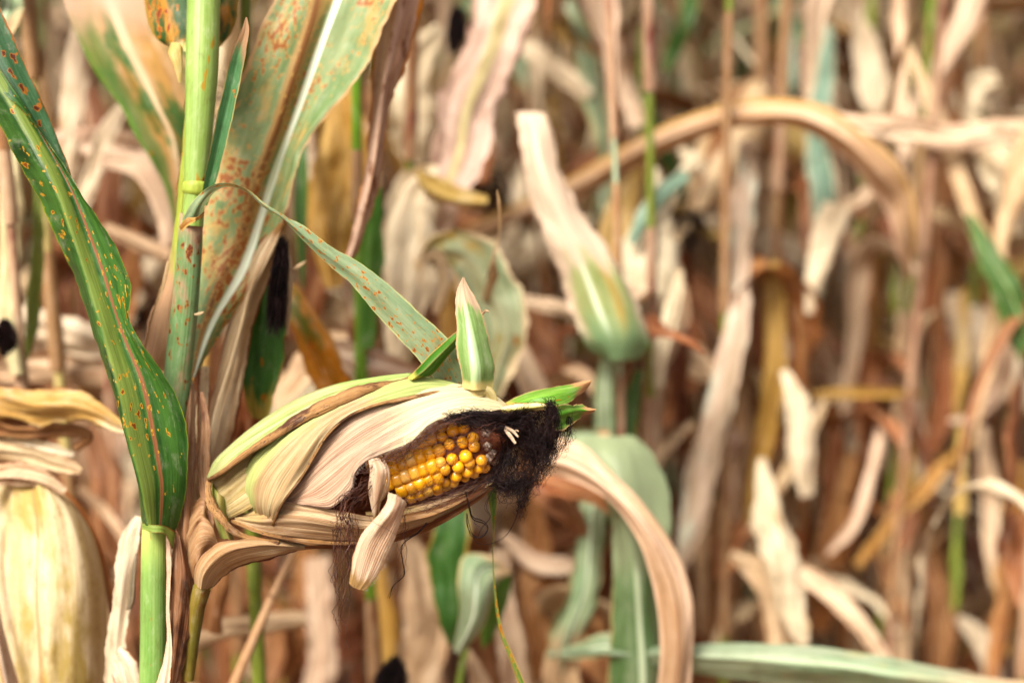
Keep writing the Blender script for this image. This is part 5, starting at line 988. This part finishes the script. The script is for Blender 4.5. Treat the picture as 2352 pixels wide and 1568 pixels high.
many(pQ3, [(mStYel, 56, [(2255, 170, 16), (2245, 260, 30), (2235, 320, 24)]), (mDryY, 52, [(2212, 660, 20), (2215, 760, 40), (2205, 860, 40), (2200, 960, 20)]), (mDryY, 52, [(2210, 980, 26), (2208, 1080, 38), (2205, 1180, 34)]), (mStYel, 54, [(2200, 1180, 20), (2196, 1290, 28), (2190, 1400, 22)]),
    (mDryPink, 50, [(2300, 680, 20), (2310, 800, 46), (2290, 900, 50), (2250, 960, 40), (2180, 970, 20)]), (mDryOchre, 52, [(2340, 1060, 30), (2330, 1200, 50), (2310, 1350, 54), (2300, 1500, 40)]), (mDryRust, 56, [(2130, 600, 40), (2150, 750, 60), (2160, 900, 70), (2140, 1050, 40)]),
    (mDryPink, 54, [(2260, 980, 26), (2270, 1100, 50), (2280, 1240, 46), (2290, 1350, 30)]), (mDryCream, 50, [(2200, 1420, 20), (2240, 1450, 60), (2270, 1520, 56), (2280, 1600, 40)]), (mDryBrown, 58, [(2100, 1150, 50), (2150, 1300, 90), (2160, 1450, 90), (2150, 1600, 70)]), (mDryTan, 50, [(2110, 470, 20), (2170, 490, 50), (2230, 520, 50), (2270, 560, 30)])])
pQ4 = near_plant('corn plant with dark brown leaves low behind the shank', 560, 46, .03, .0075, mStYel)
many(pQ4, [(mDryBrown, 36, [(560, 1290, 40), (600, 1380, 90), (620, 1480, 90), (600, 1600, 60)]), (mDryRust, 38, [(680, 1200, 40), (700, 1300, 80), (680, 1420, 80), (660, 1560, 60)]), (mDryRust, 34, [(1220, 1120, 40), (1240, 1250, 90), (1230, 1380, 90), (1250, 1560, 80)]), (mDryPink, 32, [(1150, 1230, 30), (1240, 1290, 60), (1320, 1300, 50)]),
    (mDryTan, 36, [(1210, 1400, 30), (1270, 1380, 50), (1340, 1400, 50)]), (mDryBrown, 34, [(200, 980, 50), (230, 1080, 90), (240, 1200, 90), (280, 1300, 60)]), (mDryTan, 32, [(180, 1120, 30), (240, 1180, 40), (300, 1260, 40)]), (mDryRust, 34, [(700, 460, 40), (720, 600, 90), (700, 700, 90), (680, 780, 60)]), (mDryBrown, 36, [(210, 200, 40), (250, 350, 70), (240, 500, 80), (250, 640, 60)]), (mDryRust, 36, [(300, 500, 40), (290, 620, 80), (270, 740, 80)])])
exec_parts.append('near')
# ================================================================ THE FIELD BEHIND: prototypes and copies
def proto(seed, name='corn_plant'):
    random.seed(seed); root = bpy.data.objects.new(name, None); C.objects.link(root); WORLD[root.name] = Vector(); root.empty_display_size = .05
    H = random.uniform(1.85, 2.25); lean = random.uniform(-.13, .13); st = random.choice([mStYel, mStTan, mStPink, mStTan])
    mb = MB()
    def ctr(z): return Vector((lean*z+.01*math.sin(z*4+seed), .01*math.cos(z*3+seed), z))
    segstalk(mb, ctr, .0085, H, seed, 9); mb.obj('stalk', [random.choice((mStYel, mStYel, mStTan)), mStTan, mStPink], root)
    mats = [mDryPink, mDryTan, mDryCream, mDryBrown, mDryPink, mDryTan, mDryRust, mDryOchre, mDryPink, mDryBrown, mBgTurn, mBgGreen, mDryCream, mDryRust, mDryBrown, mDryCream, mBgPale, mDryTan]
    nl = 34; ph0 = random.random()*6.28
    for i in range(nl):
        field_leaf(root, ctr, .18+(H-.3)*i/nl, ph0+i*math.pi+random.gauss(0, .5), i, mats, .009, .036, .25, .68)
    for i in range(26):      # straight shredded strips hanging down along the stalk
        z = random.uniform(.5, H); p = ctr(z); a = random.random()*6.28; r0 = random.uniform(.01, .16); L = random.uniform(.15, .5); n = 14; w0 = random.uniform(.004, .014); tx, ty = random.gauss(0, .14), random.gauss(0, .14)
        Cs = [p+Vector((math.cos(a)*r0*min(1, k/3)+tx*L*k/n, math.sin(a)*r0*min(1, k/3)+ty*L*k/n, .02*math.sin(min(3.1, k))-L*max(0, k-1.5)/n)) for k in range(n)]
        mb = MB(); blade3(mb, Cs, [Vector((math.cos(a+k*.15), math.sin(a+k*.15), 0)) for k in range(n)], [w0*(1-.7*(k/n)**2) for k in range(n)], 4, .4, .003, 30, 0, .1, 0, .2); mb.obj('leaf', random.choice((mDryOchre, mDryTan, mDryPink, mDryCream, mDryBrown, mDryY)), root)
    for e in range(random.choice((1, 1, 2))):
        z = random.uniform(.75, 1.3); a = random.random()*6.28; tilt = random.uniform(-.6, .8)
        er = bpy.data.objects.new('corn_ear', None); C.objects.link(er); er.parent = root; WORLD[er.name] = Vector()
        d = Vector((math.cos(a)*math.cos(tilt), math.sin(a)*math.cos(tilt), math.sin(tilt))); b = ctr(z)+d*.015; mb = MB(); n = 16
        mb.tube([b+d*(.22*k/(n-1)) for k in range(n)], [.028*(math.sin(math.pi*(k/(n-1)*.97+.02)**.7)**.7+.08)*(1+.08*nz(k, seed)) for k in range(n)], 12)
        for k in range(4):
            dd = (d+Vector((random.gauss(0, .4), random.gauss(0, .4), random.gauss(0, .4)))).normalized(); n2 = 8; s0 = b+d*.17; hh = dd.cross(Vector((.3, .2, 1))).normalized(); L = random.uniform(.05, .12)
            blade3(mb, [s0+dd*(L*i/(n2-1)) for i in range(n2)], [hh]*n2, [.022*(1-i/n2)+.002 for i in range(n2)], 4, .4)
        mb.obj('husk', random.choice([mDryCream, mDryY, mDryTan]), er)
        mb = MB(); s0 = b+d*.215
        for k in range(50):
            p = s0.copy(); pp = [p]; v = (d+Vector((random.gauss(0, .5), random.gauss(0, .5), random.gauss(0, .5))))
            for i in range(5): p = p+v*.008+Vector((random.gauss(0, .003), random.gauss(0, .003), -.002*i)); pp.append(p)
            strand(mb, pp, .0010)
        mb.obj('silk', mSilk, er)
    return root
def copy_tree(o, parent=None):
    c = o.copy(); C.objects.link(c); c.parent = parent
    for ch in list(o.children): copy_tree(ch, c)
    return c
protos = [proto(100+i) for i in range(9)]; used = set(); random.seed(5)
rows = [(1.45, .12, 'first'), (1.9, .15, 'second'), (2.45, .17, 'third'), (3.1, .20, 'fourth'), (3.8, .22, 'fifth'), (4.6, .22, 'sixth'), (5.5, .24, 'seventh'), (6.5, .28, 'eighth')]
ri = 0
for (yy, sp, nm) in rows:
    half = yy*.36*1.10+.15; x = -half+random.random()*sp
    while x < half:
        k = random.randrange(9)
        o = protos[k] if k not in used else copy_tree(protos[k]); used.add(k)
        o.location = (x, yy+random.uniform(-.10, .10), 0); o.rotation_euler = (0, 0, random.random()*6.28); s = random.uniform(.92, 1.06); o.scale = (s, s, s)
        o['category'] = 'corn plant'; o['group'] = 'blurred corn plants in the %s row behind' % nm
        o['label'] = 'out of focus dry corn plant in the %s row of the field behind' % nm
        x += sp*random.uniform(.75, 1.25); ri += 1
print('field plants', ri)
for k in range(9):
    if k not in used: raise RuntimeError('proto unused')
# dead leaves on the ground
random.seed(9); mb = MB()
for k in range(900):
    x = random.uniform(-3, 3); y = random.uniform(.6, 7); a = random.random()*6.28; L = random.uniform(.15, .45); n = 10; d = Vector((math.cos(a), math.sin(a), 0)); h = Vector((-d.y, d.x, 0)); sd = random.random()*9
    blade3(mb, [Vector((x, y, .03+.02*abs(nz(i*.6, sd))))+d*(L*i/(n-1))+h*(.03*nz(i*.4, sd)) for i in range(n)], [h+Vector((0, 0, .6*nz(i*.5, sd))) for i in range(n)], [.045*(1-(i/n)**2)+.003 for i in range(n)], 4, .3, 0, 20, random.randrange(4))
o = mb.obj('leaf_litter', [mDryPink, mDryTan, mDryBrown, mDryRust]); o['kind'] = 'stuff'; o['label'] = 'dry fallen corn leaves covering the soil'
bpy.context.view_layer.update()
